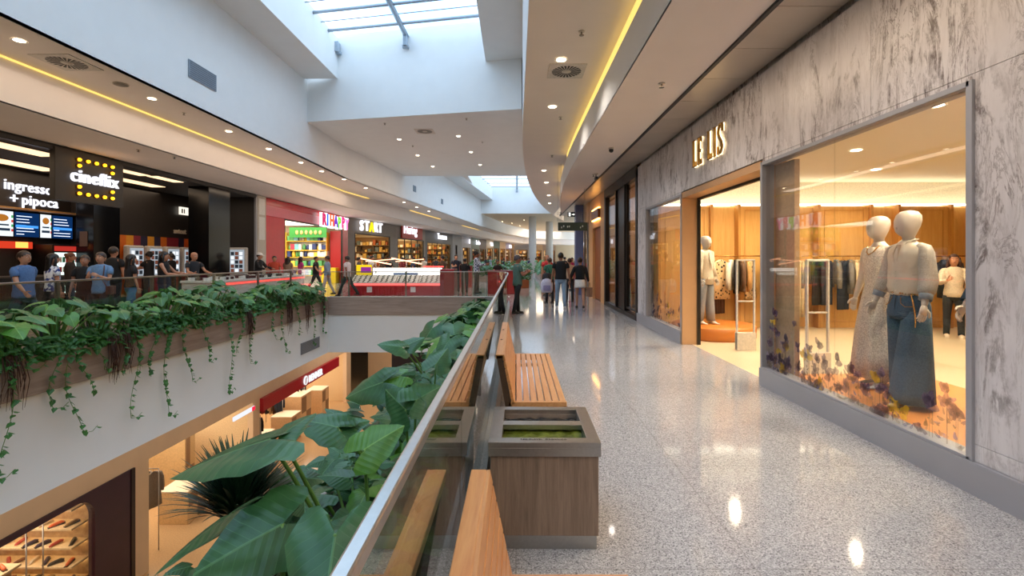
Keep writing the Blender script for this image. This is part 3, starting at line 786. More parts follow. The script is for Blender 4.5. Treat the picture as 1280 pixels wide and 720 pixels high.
# recycling bin
def make_bin():
    t = thing('recycling_bin', 'oak clad recycling bin with steel rim and two openings', 'bin', (-.148, 2.55, 0), rad(-.6))
    W, D, H = .60, .62, .577
    b = MB(); b.box(.012, W-.012, .012, D-.012, .075, H-.07); b.build('body', WOOD_BIN, t, bevel=.003)
    p = MB(); p.box(.02, W-.02, .02, D-.02, 0, .075); p.build('plinth', STEEL, t, bevel=.003)
    r = MB(); z0, z1 = H-.075, H
    r.box(0, W, 0, .07, z1-.03, z1); r.box(0, W, D-.06, D, z1-.03, z1); r.box(0, .07, .07, D-.06, z1-.03, z1); r.box(W-.07, W, .07, D-.06, z1-.03, z1)
    r.box(.07, W-.07, .275, .345, z1-.03, z1)
    r.box(.062, .07, .07, D-.06, z1-.07, z1-.03); r.box(W-.07, W-.062, .07, D-.06, z1-.07, z1-.03); r.box(.07, W-.07, D-.06, D-.052, z1-.07, z1-.03); r.box(.07, W-.07, .305, .345, z1-.05, z1-.03)
    r.box(0, W, 0, .01, z0, z1-.03); r.box(0, W, D-.01, D, z0, z1-.03); r.box(0, .01, 0.01, D-.01, z0, z1-.03); r.box(W-.01, W, .01, D-.01, z0, z1-.03)
    r.build('rim', STEEL, t, bevel=.002)
    i = MB(); i.box(.03, W-.03, .03, D-.03, z0-.06, z0-.05); i.build('inner_floor', BLACK, t)
    for nm, y0, y1, mt, zz in (('green_liner', .072, .300, mat('#5d6420', .3, nscale=22, amt=.6, bump=.6, name='olive_bag_plastic'), H-.034),('black_liner', .347, .558, mat('#121214', .25, nscale=20, amt=.5, bump=.5, name='black_bag_plastic'), H-.055)):
        l = MB(); N = 14; rr = random.Random(4)
        A = [[(.072+(W-.144)*i/N, y0+(y1-y0)*j/6, zz - .02*math.sin(PI*j/6)*(.6+.4*rr.random()) - .012*rr.random()) for i in range(N+1)] for j in range(7)]
        for q in range(6): l.strip(A[q], A[q+1], 0, True)
        l.build(nm, mt, t)
    g = text('embossed_text', 'RECICLAVEL  ORGANICO', .022, mat('#55504b', .5, name='engraved_grey'), t, (.17, .035, H+.0015), (0,0,0), .0006)
    return t
make_bin()
# ------------------------------------------------------------------ plants
def m_leaf(name, c_lo, c_hi, c_vein, rough=.32, veins=7.0):
    t = NT(name); tc = t.n('ShaderNodeTexCoord'); sp = t.n('ShaderNodeSeparateXYZ'); t.l(tc.outputs['UV'], sp.inputs[0])
    u = t.math('ABSOLUTE', sp.outputs[0]); v = sp.outputs[1]
    mid = t.math('LESS_THAN', u, .014)
    ph = t.math('FRACT', t.math('MULTIPLY', t.math('SUBTRACT', v, t.math('MULTIPLY', u, .75)), veins))
    tri = t.math('ABSOLUTE', t.math('SUBTRACT', ph, .5))
    side = t.math('LESS_THAN', tri, .03)
    f = t.math('MAXIMUM', mid, t.math('MULTIPLY', side, .5))
    nz = t.noise(t.coord(), 6, 3)
    base = t.ramp(nz, [(.3, srgb(c_lo)), (.7, srgb(c_hi))])
    col = t.mix(f, base, srgb(c_vein))
    b = t.n('ShaderNodeBsdfPrincipled'); t.l(col, b.inputs['Base Color']); b.inputs['Roughness'].default_value = rough
    t.bump(b, t.math('ADD', tri, t.math('MULTIPLY', mid, -.5)), .35, .006)
    tl = t.n('ShaderNodeBsdfTranslucent'); t.l(col, tl.inputs[0])
    mx = t.n('ShaderNodeMixShader'); mx.inputs[0].default_value = .22; t.l(b.outputs[0], mx.inputs[1]); t.l(tl.outputs[0], mx.inputs[2])
    t.l(mx.outputs[0], t.out.inputs[0]); return t.m
LEAF_D = m_leaf('dark_philodendron_leaf', '#2a5631', '#447848', '#588c58')
LEAF_L = m_leaf('bright_philodendron_leaf', '#467f2c', '#62993a', '#83b455')
LEAF_M = m_leaf('mid_green_leaf', '#376a37', '#4f8444', '#7fa86a')
IVY = m_leaf('ivy_leaf', '#2f6a2c', '#4e8a3a', '#7aa95c', .4, 4)
STEM = mat('#5d8a3e', .45, nscale=8, name='green_stem')
WOODY = mat('#4a2f28', .8, nscale=30, name='brown_root')
SPIKE = mat('#2c4a34', .4, nscale=10, amt=.35, name='dark_blade')
SOIL = mat('#2b211a', .95, nscale=30, amt=.4, bump=.6, name='potting_soil')
HALF = [(0,1.0),(.10,.89),(.21,.74),(.31,.57),(.395,.38),(.45,.18),(.475,.0),(.46,-.16),(.41,-.30),(.32,-.40),(.21,-.39),(.12,-.27),(.035,-.04)]
def leaf(mb, uvs, P, tip, nrm, L, W=1.0, droop=.25, fold=.25, wave=.02, ph=0.0, half=HALF, K=4, lim=None):
    b0 = len(mb.v)
    d = Vector(tip).normalized(); n = Vector(nrm); n = (n - d*n.dot(d)).normalized(); a = d.cross(n)
    P = Vector(P)
    def pt(u, v):
        h = -droop*max(v,0)**2 - fold*abs(u)*(1-.3*v) + wave*math.sin(9*v + 2.0*abs(u)*9 + ph)*(abs(u)*2.2)
        if v < 0: h -= .25*v*v
        return P + (a*(u*W) + d*v + n*h)*L
    for s in (1,-1):
        rows = []
        for (u, v) in half:
            u = u*(1 + .07*math.sin(13*v+ph))
            m0 = max(v*.92, 0.0) if v < .99 else 1.0
            rows.append([(s*u*k/K, m0 + (v-m0)*(k/K)) for k in range(K+1)])
        b = mb.add([pt(*q) for r in rows for q in r], [], 0)
        for r in rows: uvs.extend(r)
        for i in range(len(rows)-1):
            for k in range(K):
                q = (b+i*(K+1)+k, b+i*(K+1)+k+1, b+(i+1)*(K+1)+k+1, b+(i+1)*(K+1)+k)
                mb.f.append(q if s > 0 else q[::-1]); mb.mi.append(0); mb.sm.append(True)
    sh = 0.0
    if lim:
        xs = [p[0] for p in mb.v[b0:]]
        sh = min(0, lim[1]-max(xs)) or max(0, lim[0]-min(xs))
        if sh: mb.v[b0:] = [(p[0]+sh, p[1], p[2]) for p in mb.v[b0:]]
    return sh
def arc(p, q, lift, n=6):
    p, q = Vector(p), Vector(q)
    return [p.lerp(q, k/n) + Vector((0,0,lift*math.sin(PI*k/n))) for k in range(n+1)]
def philodendron(label, base, n, seed, size=.36, spread=.5, height=.75, fan=(0, 2*PI), group=None, bright=.25, K=3, extra=(), lim=(-9, -.275), mat_=None):
    lim = (lim[0]-base[0], lim[1]-base[0])
    r = random.Random(seed); t = thing('philodendron', label, 'plant', base, 0, group)
    dk, lt = (MB(), []), (MB(), []); st = MB()
    specs = []
    for k in range(n):
        az = fan[0] + (fan[1]-fan[0])*(k + r.uniform(.1,.9))/n; u = (k*.618) % 1
        rd = spread*(.25+.75*r.random()); hh = height*(.35+.65*(1-rd/spread*.55)*r.uniform(.75,1.05))
        P = Vector((rd*math.cos(az), rd*math.sin(az), hh))
        tip = Vector((math.cos(az+r.uniform(-.5,.5)), math.sin(az+r.uniform(-.5,.5)), -r.uniform(.1,.75)))
        specs.append((P, tip, Vector((r.uniform(-.2,.2), r.uniform(-.35,.05), 1)), size*r.uniform(.7,1.15), r.random() < bright, r.uniform(0,6), r.uniform(.15,.4)))
    for P, tip, nr, L, br, ph, dr in specs + list(extra):
        mb, uv = lt if br else dk
        sh = leaf(mb, uv, P, tip, nr, L, 1.12, dr, .20, .04, ph, K=K, lim=lim); P = Vector((P[0]+sh, P[1], P[2]))
        st.tube(arc((P[0]*.12, P[1]*.12, 0), P, .05, 5), [.014,.012,.011,.010,.009,.007], 6)
    if dk[0].f: dk[0].build('foliage', mat_ or LEAF_D, t, uvs=dk[1])
    if lt[0].f: lt[0].build('bright_foliage', LEAF_L, t, uvs=lt[1])
    st.build('stems', STEM, t)
    return t
# right planter hanging outside the walkway railing
m = MB(); m.box(-1.42, -.37, YB+.1, VOID_END-.15, -.62, -.5); m.box(-1.46, -1.40, YB+.1, VOID_END-.15, -.62, -.18); m.box(-.40, -.37, YB+.1, VOID_END-.15, -.62, -.02)
pl = m.build('planter', WHITE); tag(pl, 'long white planter trough outside the walkway railing, full of large leaved plants', 'planter')
m = MB(); m.box(-1.40, -.40, YB+.1, VOID_END-.15, -.5, -.28); m.build('soil', SOIL, pl)
HEART0 = [(0,1.0),(.16,.72),(.36,.42),(.46,.12),(.36,-.16),(.15,-.2),(.02,-.02)]
GP = 'large leaved plants along the walkway planter'
def W(px, py, y): return Vector(at_y(px, py, y))
def placed(label, base, leaves, rest=5, seed=1):
    base = Vector(base); ex = []
    for (ax, ay, ya, tx, ty, yt, L, br, nr) in leaves:
        a, b = W(ax, ay, ya), W(tx, ty, yt)
        ex.append((a-base, b-a, Vector(nr), L*.70 if L else (b-a).length, br, R.uniform(0,6), .12))
    return philodendron(label, base, rest, seed, .28, .42, .5, group=GP, extra=ex, bright=.3, K=4)
placed('large leaved plant nearest the camera, three big dark leaves low beside the handrail', (-.85,1.75,-.3), [
    (353,655,1.86, 240,714,1.70, .44, False, (.05,-.75,.7)), (419,668,1.66, 398,800,1.42, .44, False, (.1,-.75,.65)), (292,640,2.0, 168,722,1.80, .44, False, (.0,.28,.95))], 4, 3)
placed('large leaved plant with one long drooping leaf reaching over the void', (-.75,2.55,-.3), [
    (336,549,2.05, 214,584,1.95, .55, False, (-.02,-.04,1)), (350,545,2.10, 398,508,2.25, .26, False, (-.5,-.6,.7)), (455,562,2.5, 512,524,2.6, .33, True, (-.2,-.8,.6))], 5, 4)
placed('large leaved plant with a pale broad leaf against the handrail', (-.75,3.45,-.3), [
    (421,534,2.9, 362,518,2.9, .36, False, (0,-.45,.9)), (425,534,2.95, 470,520,3.1, .28, False, (.1,-.4,.9)), (507,512,3.3, 462,470,3.5, .36, False, (-.4,-.8,.5)), (520,500,3.3, 556,478,3.5, .36, False, (.1,-.8,.6))], 5, 5)
placed('large leaved plant with a grey green leaf pointing at the red lower sign', (-.8,4.5,-.3), [
    (478,478,4.2, 406,502,4.2, .52, False, (0,-.6,.8)), (500,470,4.3, 465,480,4.2, .34, True, (-.2,-.6,.8)), (545,455,4.5, 560,432,4.7, .36, False, (0,-.8,.6))], 6, 6)
placed('large leaved plant with upright arching leaves midway along the planter', (-.85,6.0,-.3), [
    (502,434,5.6, 462,426,5.5, .4, False, (0,-.5,.9)), (508,432,5.7, 545,412,5.9, .36, False, (.1,-.5,.9)), (562,424,5.9, 536,462,5.6, .42, False, (-.3,-.8,.5))], 8, 7)
labs = ['beyond the far end of the second bench','opposite the middle of the bare railing','just before the oldest end of the run','near the far corner of the void','at the far corner of the void below the red kiosk']
for k, y in enumerate((7.3, 8.8, 10.3, 11.7, 13.0, 14.2)):
    philodendron(f'large leaved plant in the walkway planter, {ORD[k]} past the arching one', (-.88 - (.12 if k%2 else 0), y, -.3), 13, 20+k, .40, .75, .85 if k < 3 else .75, group=GP, bright=.35)
for k, y in enumerate((.6, 2.1, 3.0, 4.0, 5.2, 6.8)):
    philodendron(f'low bushy plant between the big plants of the walkway planter, {ORD[k]} from the camera', (-1.0, y, -.3), 12, 40+k, .24, .55, .52, group='low plants in the walkway planter', bright=.2)
r = random.Random(17); m, uv = MB(), []
for k in range(1500):
    y = r.uniform(.4, 14.9); x = r.uniform(-1.45, -.45); leaf(m, uv, (x, y, r.uniform(-.28, .25)), (r.uniform(-1,.6), r.uniform(-1,.6), r.uniform(-.4,.5)), (r.uniform(-.3,.3), -.4, 1), r.uniform(.10,.22), .9, .2, .2, .02, r.uniform(0,6), HEART0, 2, (-1.6,-.40))
o = m.build('ground_cover', LEAF_D, uvs=uv); tag(o, 'low dark ground cover leaves filling the walkway planter', 'ground cover', kind='stuff')
def spiky(label, base, n, seed, L=.5):
    r = random.Random(seed); t = thing('spiky_plant', label, 'plant', base, 0, 'dark grassy plants'); m = MB()
    for k in range(n):
        az = r.uniform(0, 2*PI); up = r.uniform(.35, 1.45); l = L*r.uniform(.6, 1.1); w = .015
        s = Vector((-math.sin(az), math.cos(az), 0)); A = []; B = []
        for q in range(7):
            u = q/6; rr = l*(u*math.cos(up) + .25*u*u); z = l*(u*math.sin(up) - .55*u*u*(1.2-.5*up)) + .25*u
            p = Vector((rr*math.cos(az), rr*math.sin(az), z)); ww = w*(1-u**2)+.001
            A.append(p+s*ww); B.append(p-s*ww)
        m.strip(A, B, 0, True)
    m.build('blades', SPIKE, t)
    st = MB(); st.tube([(0,0,-.35),(0,0,.08)], [.05,.04], 7); st.build('stem', WOODY, t)
    return t
spiky('dark grassy plant under the long drooping leaf', (-1.48,2.55,.12), 420, 3, .31)
spiky('dark grassy plant low at the bottom edge, near the purple shopfront', (-1.62,1.95,-.32), 300, 5, .33)
# left planter: dense climbers behind the wood band
m = MB(); m.box(XV-.40, XV-.07, YB+.1, VOID_END-.1, -.09, .33)
pl = m.build('planter', SOIL); tag(pl, 'long ivy planter trough on the cinema side of the void', 'planter')
HEART = [(0,1.0),(.16,.72),(.36,.42),(.46,.12),(.36,-.16),(.15,-.2),(.02,-.02)]
def ivy_leaf(mb, uv, P, az, tilt, L):
    leaf(mb, uv, P, (math.cos(az)*math.cos(tilt), math.sin(az)*math.cos(tilt), -math.sin(tilt)), (.6*math.cos(az)+.3, .6*math.sin(az)-.3, 1.0), L, .95, .15, .2, .0, 0, HEART, 2)
r = random.Random(11); m, uv = MB(), []
for k in range(4200):
    y = r.uniform(2.3, 14.9); x = XV+.07 - abs(r.gauss(0, .18)); hgt = .36 + .10 +   .34*(.5+.5*math.sin(y*2.7))*(.6+.4*math.sin(y*6.9+1))
    z = r.uniform(.34, hgt+.1) if x < XV+.02 else r.uniform(.29, .50)
    ivy_leaf(m, uv, (max(x,XV-.40), y, z), r.uniform(-1.6, 1.2) , r.uniform(-.1,1.1), r.uniform(.055,.10))
o = m.build('ivy_leaves', IVY, uvs=uv); tag(o, 'dense bed of small ivy leaves filling the planter on the cinema side', 'ivy', kind='stuff')
GL = 'large leaved plants in the ivy planter'
ys = [4.4 + .66*k for k in range(16)]
for k, y in enumerate(ys):
    philodendron(f'large leaved plant rising from the ivy planter, {ORD[k]} from its near end', (XV-.20, y, .33), 22, 70+k, .15+.07*((k*7)%5)/4, .48, (.62,.82,.70,.86,.66)[k%5]*(1 if k < 9 else .85), mat_=LEAF_M, group=GL, bright=.35 if k in (1,2,6) else .16, lim=(XV-.42, -4.5))
def vine(label, y, zbot, seed, x=XV+.06):
    r = random.Random(seed); t = thing('ivy_vine', label, 'vine', (x, y, .40), 0, 'ivy vines hanging over the wood band')
    L = .40 - zbot; n = max(4, int(L/.068)); pts = [Vector((-.12,0,.10)), Vector((-.01,0,.06))]; sw = r.uniform(-.12,.18)
    for k in range(1, n+1):
        u = k/n; pts.append(Vector((.02+.02*math.sin(5*u+seed), sw*u*u + .05*math.sin(6*u+seed), -L*u)))
    if r.random() < .7: pts[-1] += Vector((0,.12,.05)); pts.append(pts[-1] + Vector((0,.08,.05)))
    st = MB(); st.tube(pts, .004, 5); st.build('stem', STEM, t)
    m, uv = MB(), []
    for k in range(2, len(pts)):
        for q in range(2 if r.random() < .25 else 1):
            az = r.choice((-1,1))*r.uniform(.7,1.6); ivy_leaf(m, uv, pts[k].lerp(pts[k-1], r.random())+Vector((.02,0,0)), az, r.uniform(.2,1.2), r.uniform(.06,.098)*(1.1-.35*k/len(pts)))
    m.build('foliage', IVY, t, uvs=uv)
vs = [(8,602),(30,470),(68,517),(84,555),(100,500),(120,470),(150,470),(168,527),(190,470),(208,526),(230,485),(255,458),(286,494),(300,440),(314,458),(340,430),(352,446),(372,420),(390,434),(402,420)]
for k, (px, py) in enumerate(vs):
    y = on_x(px, XV+.06); z = EYE + (CYP-py)/FPX*y
    vine(f'ivy vine hanging down the white slab, {ORD[k]} from the near end of the planter', y, z, 100+k)
def roots(label, px, py, seed):
    r = random.Random(seed); y = on_x(px, XV+.08); z = EYE + (CYP-py)/FPX*y
    t = thing('trailing_roots', label, 'roots', (XV+.07, y, .42), 0, 'brown trailing roots'); m = MB()
    for k in range(22):
        dy = r.gauss(0,.08); l = (.42-z)*r.uniform(.55,1.0)
        m.tube([(-.1,dy*.7,.05),(.0,dy*.8,.0),(.02+r.uniform(0,.03),dy+r.uniform(-.03,.03),-l*.5),(.02,dy+r.uniform(-.06,.06),-l)], [.006,.006,.005,.002], 4)
    m.build('root', WOODY, t)
for k, (px, py) in enumerate(((14,520),(142,482),(158,470),(312,432),(362,420),(384,418),(404,408))):
    roots(f'clump of brown dry roots trailing over the wood band, {ORD[k]} from the near end', px, py, 60+k)
# ------------------------------------------------------------------ inside the fashion shop
SY0, SY1, SX1, SZ = -1.2, 11.2, 12.3, 3.35
m = MB(); m.box(XW+.17, SX1, SY1, SY1+.1, 0, 4); struct(m.build('wall_shop_back', mat('#eadfc8', .7, name='shop_plaster')))
m = MB(); m.box(SX1, SX1+.1, SY0, SY1, 0, 4); struct(m.build('wall_shop_side', WOOD_STORE))
m = MB(); m.box(XW+.17, SX1, SY0-.1, SY0, 0, 4); struct(m.build('wall_shop_front', mat('#e2cda6', .6)))
m = MB(); m.box(XW+.17, SX1, SY0, SY1, SZ, SZ+.1); m.box(XW+.17, XW+.3, SY0, SY1, 2.76, SZ); struct(m.build('ceiling_shop', mat('#f1ead9', .8, nscale=2, amt=.01)))
# oak wall of tall panels with recesses, light line above
m = MB(); x = XW+.2; k = 0
pn = MB()
while x < SX1-.2:
    w = 1.18 if k % 2 == 0 else .62
    d = .12 if k % 2 == 0 else .0
    pn.box(x+.02, min(x+w-.02, SX1-.02), SY1-.22-d, SY1-.2+.15, .0, 2.74)
    m.box(x-.035, x+.02, SY1-.42, SY1, 0, 2.78)
    for xx in (x+.14, x+w-.16):
        if w > 1: m.box(xx, xx+.012, SY1-.352, SY1-.335, .14, 2.66)
    if w > 1:
        m.box(x+.14, x+w-.15, SY1-.352, SY1-.335, 2.65, 2.662); m.box(x+.14, x+w-.15, SY1-.352, SY1-.335, .13, .142)
    x += w; k += 1
o = struct(pn.build('trim_11', WOOD_STORE, bevel=.004)); m.build('panel_frame', WOOD_STORE2, o)
m = MB(); m.box(XW+.3, SX1-.05, SY1-.30, SY1-.05, 2.79, 2.81); m.build('light_strip', emis('#fff3d6', 4), o)
m = MB(); 
for y0, y1 in ((-1,1.5),(1.6,3.9),(4.0,6.3),(6.4,8.7),(8.8,11)): m.box(SX1-.12, SX1-.02, y0, y1, 0, 2.7)
struct(m.build('trim_12', WOOD_STORE2, bevel=.004))
# window platform
m = MB(); m.box(XW+.19, 4.75, SY0+.05, 5.72, .0, .185)
pf = m.build('display_platform', mat('#d98f45', .35, nscale=3, amt=.05, name='amber_platform'), bevel=.006); tag(pf, 'low amber display platform filling the large shop window', 'platform')
m = MB(); m.lathe([(.78,0),(.80,.02),(.80,.23),(.78,.25)], (3.98,9.72), 40, smooth=True); 
pd = m.build('display_plinth', mat('#c8772e', .4, nscale=3, amt=.05, name='orange_plinth')); tag(pd, 'round orange plinth just inside the shop entrance', 'plinth')
struct(MB().box(XW+.16, XW+.22, Y_W2-.4, Y_W2, 0, 2.7).build('wall_window_return', mat('#b99a76', .6, name='taupe_return')))
# --- clothes on mannequins
def fabric(name, c1, c2, scale, stops=(.45,.55), rough=.85, kind='noise'):
    t = NT(name); v = t.coord()
    if kind == 'check':
        ck = t.n('ShaderNodeTexChecker'); ck.inputs['Scale'].default_value = scale; t.l(v, ck.inputs['Vector']); f = t.math('ADD', t.math('MULTIPLY', ck.outputs['Fac'], .6), t.math('MULTIPLY', t.noise(v, 20), .4))
    elif kind == 'voro':
        vo = t.n('ShaderNodeTexVoronoi'); vo.inputs['Scale'].default_value = scale; t.l(v, vo.inputs['Vector']); f = vo.outputs['Distance']
    else: f = t.noise(v, scale, 4, .6)
    b = t.pbr(t.ramp(f, [(stops[0], srgb(c1)), (stops[1], srgb(c2))]), rough); t.bump(b, f, .15, .004); return t.m
DENIM = fabric('dark_denim', '#2c4358', '#48647d', 90, (.3,.7)); LACE = fabric('floral_lace', '#b3a99e', '#e3dbd0', 90, (.40,.60)); SHIRT = fabric('ivory_satin', '#c9bda9', '#d9cfbe', 5, (.2,.8), .4)
LEOPARD = fabric('leopard_print', '#1d130c', '#d9b98a', 13, (.26,.36), .8, 'voro'); SLEEVE = fabric('silver_sequin_sleeve', '#a19a90', '#c9c1b5', 140, (.35,.65), .45)
def wavy(cx, cy, z, rx, ry, ph, amp, n=40, folds=9): return [(cx+(rx*(1+amp*math.sin(folds*2*PI*i/n+ph)))*math.cos(2*PI*i/n), cy+(ry*(1+amp*math.sin(folds*2*PI*i/n+ph)))*math.sin(2*PI*i/n), z) for i in range(n)]
def blouse(t, J):
    dz = J['dz']; m = MB(); rings = []
    for z, rx, ry, a in ((.99,.135,.112,.02),(1.02,.165,.135,.05),(1.08,.175,.14,.04),(1.16,.168,.135,.03),(1.26,.17,.135,.015),(1.36,.185,.125,.01),(1.425,.18,.102,.0),(1.462,.115,.08,0),(1.49,.062,.066,0)):
        rings.append(wavy(0,.0,z+dz,rx,ry,z*30,a,36,11))
    m.loft(rings, False)
    for s in (1,-1): m.tube([(s*.025,-.085,1.43+dz),(s*.03,-.06,1.475+dz),(s*.055,.0,1.505+dz),(s*.03,.055,1.51+dz)], [.012,.022,.022,.018], 8, flat=.4)
    m.build('blouse', SHIRT, t, solid=.004)
    k = MB(); k.add([(-.03,-.128,1.38+dz),(.0,-.134,1.24+dz),(.03,-.128,1.38+dz),(.022,-.092,1.46+dz),(-.022,-.092,1.46+dz)], [(0,1,2,3,4)]); k.build('open_neckline', mat('#b9a994', .6), t, solid=.002)
    for i in range(5):
        b = MB(); b.ell((.008,-.137+.004*i*0,1.22-.045*i+dz), (.006,.004,.006), 8, 5); b.build('button', mat('#efe6d6', .3), t)
    for s in (1,-1):
        sl = MB(); S, Eb, Wr = J['sh',s], J['elb',s], J['wr',s]
        sl.tube([(s*.09,.0,1.41+dz), S+Vector((-s*.045,0,.004)), S+Vector((-s*.008,0,-.012)), S*.84+Eb*.16, S*.6+Eb*.4, S*.3+Eb*.7, Eb, Eb*.6+Wr*.4, Eb*.45+Wr*.55], [.04,.05,.058,.061,.064,.066,.070,.066,.05], 16, False)
        sl.build('sleeve', SLEEVE, t, solid=.004)
        cf = MB(); cf.tube([Eb*.6+Wr*.4, Eb*.25+Wr*.75], [.054,.048], 14, False); cf.build('cuff', fabric('chambray_cuff', '#8391a3', '#9ba7b5', 30, (.3,.7)), t, solid=.006)
def wide_jeans(t, J):
    dz = J['dz']; m = MB()
    m.loft([ringz(0,.004,1.03+dz,.14,.115,24), ringz(0,.004,.98+dz,.15,.12,24), ringz(0,.004,.90+dz,.172,.135,24), ringz(0,.004,.82+dz,.178,.14,24), ringz(0,.004,.78+dz,.16,.12,24)], True)
    for s in (1,-1):
        rings = []
        for q in range(9):
            u = q/8; z = .86 - u*.81
            A = J['ankle',s]; cx = s*(.088+.03*u) ; cy = A.y*u*.9
            rings.append(wavy(cx, cy, z+dz*(1-u), .096+.062*u, .10+.07*u, s+u*.6, .02+.035*u, 36, 5))
        m.loft(rings, False)
    m.build('wide_jeans', DENIM, t, solid=.004)
    m = MB(); m.loft([ringz(0,.004,1.0+dz,.152,.124,24), ringz(0,.004,1.035+dz,.147,.120,24)], False); m.build('waistband', DENIM, t, solid=.006)
    for s in (1,-1):
        pk = MB(); pk.tube([(s*.045,-.118,.985+dz),(s*.06,-.132,.93+dz),(s*.10,-.127,.90+dz),(s*.150,-.085,.905+dz)], .0035, 5); pk.build('pocket_seam', mat('#9a6c35', .6), t)
    fl = MB(); fl.tube([(0,-.124,1.0+dz),(.002,-.137,.9+dz),(-.005,-.135,.83+dz)], .003, 5); fl.build('fly_seam', mat('#16222e', .7), t)
    b = MB()
    for i in range(44):
        a = 2*PI*i/44; b.ell((.158*math.cos(a), .004+.130*math.sin(a), 1.012+dz-.014*math.sin(a+.5)), (.012,.012,.009), 6, 4)
    for i in range(26):
        u = i/25; b.ell((.135+.035*math.sin(PI*u), -.10+.01*u, 1.0+dz-.42*u), (.008,.008,.011), 6, 4)
    b.build('chain_belt', GOLD, t)
    for s in (1,-1):
        A = J['ankle',s]; sh = MB(); sh.tube([A+Vector((0,.05,-.04)), A+Vector((0,-.06,-.04)), A+Vector((0,-.17,-.055)), A+Vector((0,-.215,-.06))], [.028,.04,.034,.01], 10, True, flat=.7); sh.build('shoe', mat('#cbbca6', .35), t)
def lace_dress(t, J):
    dz = J['dz']; m = MB(); rings = []
    for z, rx, ry, a in ((.10,.25,.23,.09),(.35,.235,.21,.08),(.6,.215,.185,.06),(.8,.19,.155,.04),(.95,.165,.13,.02),(1.05,.138,.11,.0),(1.2,.155,.122,0),(1.32,.168,.125,0),(1.40,.165,.105,0),(1.45,.12,.08,0)):
        rings.append(wavy(0,.006,z+(dz if z > .5 else dz*z),rx,ry,z*2,a,48,10))
    m.loft(rings, False); m.build('dress', LACE, t, solid=.004)
    b = MB(); b.tube([(-.07,-.06,1.465+dz),(-.04,-.10,1.40+dz),(.0,-.118,1.37+dz),(.04,-.10,1.40+dz),(.07,-.06,1.465+dz)], .006, 6); b.build('necklace', GOLD, t)
    for s in (1,-1):
        A = J['ankle',s]; sh = MB(); sh.tube([A+Vector((0,.04,-.04)), A+Vector((0,-.06,-.045)), A+Vector((0,-.19,-.06))], [.026,.036,.012], 10, True, flat=.7); sh.build('shoe', mat('#e6ddd0', .35), t)
def denim_jacket(t, J):
    lace_dress(t, J); dz = J['dz']
    m = MB(); m.loft(torso_loft(dz, .95, True, .028), False)
    for s in (1,-1):
        S, Eb, Wr = J['sh',s], J['elb',s], J['wr',s]; m.tube([(s*.11,.0,1.44+dz), S+Vector((s*.01,0,.01)), (S+Eb)/2, Eb, Eb*.2+Wr*.8], [.062,.078,.074,.066,.052], 14, False)
    m.build('denim_jacket', DENIM, t, solid=.008)
def blazer(t, J):
    dz = J['dz']; CRM = mat('#d8ccb6', .8, nscale=60); m = MB()
    m.loft(torso_loft(dz, .80, True, .02), False)
    for s in (1,-1):
        S, Eb, Wr = J['sh',s], J['elb',s], J['wr',s]; m.tube([(s*.11,.0,1.44+dz), S+Vector((s*.006,0,.006)), (S+Eb)/2, Eb, Eb*.1+Wr*.9], [.06,.07,.066,.058,.046], 14, False)
    m.build('blazer', CRM, t, solid=.006)
    for s in (1,-1):
        l = MB(); l.add([(s*.005,-.15,1.08+dz),(s*.075,-.142,1.30+dz),(s*.065,-.11,1.42+dz),(s*.03,-.09,1.47+dz)], [(0,1,2,3)]); l.build('lapel', CRM, t, solid=.006)
        p = MB(); p.obox((s*.10,-.148,.93+dz), (.09,.012,.05), (rad(4),0,0)); p.build('pocket_flap', CRM, t)
    m = MB(); GR = mat('#8b9096', .8, nscale=50)
    m.loft([ringz(0,.004,1.0+dz,.14,.112), ringz(0,.004,.9+dz,.165,.125), ringz(0,.004,.8+dz,.15,.11)], True)
    for s in (1,-1):
        Hp, K, A = J['hip',s], J['knee',s], J['ankle',s]; m.tube([Hp, (Hp+K)/2, K, (K+A)/2, A+Vector((0,0,-.01))], [.098,.094,.088,.086,.084], 14, False)
    m.build('trousers', GR, t, solid=.004)
    for s in (1,-1):
        A = J['ankle',s]; sh = MB(); sh.tube([A+Vector((0,.05,-.04)), A+Vector((0,-.06,-.04)), A+Vector((0,-.19,-.06))], [.028,.038,.014], 10, True, flat=.7); sh.tube([A+Vector((0,.05,-.04)), A+Vector((0,.055,-.075))], [.01,.006], 6); sh.build('shoe', mat('#e8dfd2', .35), t)
mannequin('mannequin in ivory blouse, chain belt and wide dark jeans behind the large window', 3.72, 4.55, .185, rad(-86), 1.80, ((6,0),(-12,0)), ((4,10,16,0),(4,12,14,0)), lambda t, J: (wide_jeans(t, J), blouse(t, J)))
mannequin('mannequin in a pale lace dress, half hidden behind the jeans mannequin', 3.90, 5.16, .185, rad(-84), 1.80, cloth=lace_dress)
mannequin('mannequin in denim jacket and lace skirt, cut off by the window frame', 4.02, 3.84, .185, rad(-74), 1.80, arms=((10,10,20,0),(10,10,20,0)), cloth=denim_jacket)
mannequin('mannequin in cream blazer and grey trousers on the round plinth', 3.80, 9.62, .25, rad(35), 1.74, cloth=blazer)
# --- anti-theft gates
def gate(label, x, y, rz):
    t = thing('security_gate', label, 'security gate', (x, y, 0), rz, 'security gates'); m = MB()
    m.box(-.16,-.135,-.02,.02,0,1.55); m.box(.135,.16,-.02,.02,0,1.55); m.box(-.16,.16,-.02,.02,1.52,1.55); m.box(-.135,.135,-.012,.012,.82,.845)
    m.build('frame', mat('#d9d5cd', .35, .3, name='pale_metal'), t, bevel=.004)
    b = MB(); b.box(-.16,.16,-.05,.05,0,.30); b.build('base', mat('#cfc4b2', .5), t, bevel=.006)
    p = MB(); p.box(-.135,.135,-.004,.004,.3,1.52); p.build('pane', GLASS, t)
gate('white security gate standing in the shop entrance', 3.92, 8.2, rad(0))
gate('white security gate seen through the left end of the large window', 4.05, 6.45, rad(4))
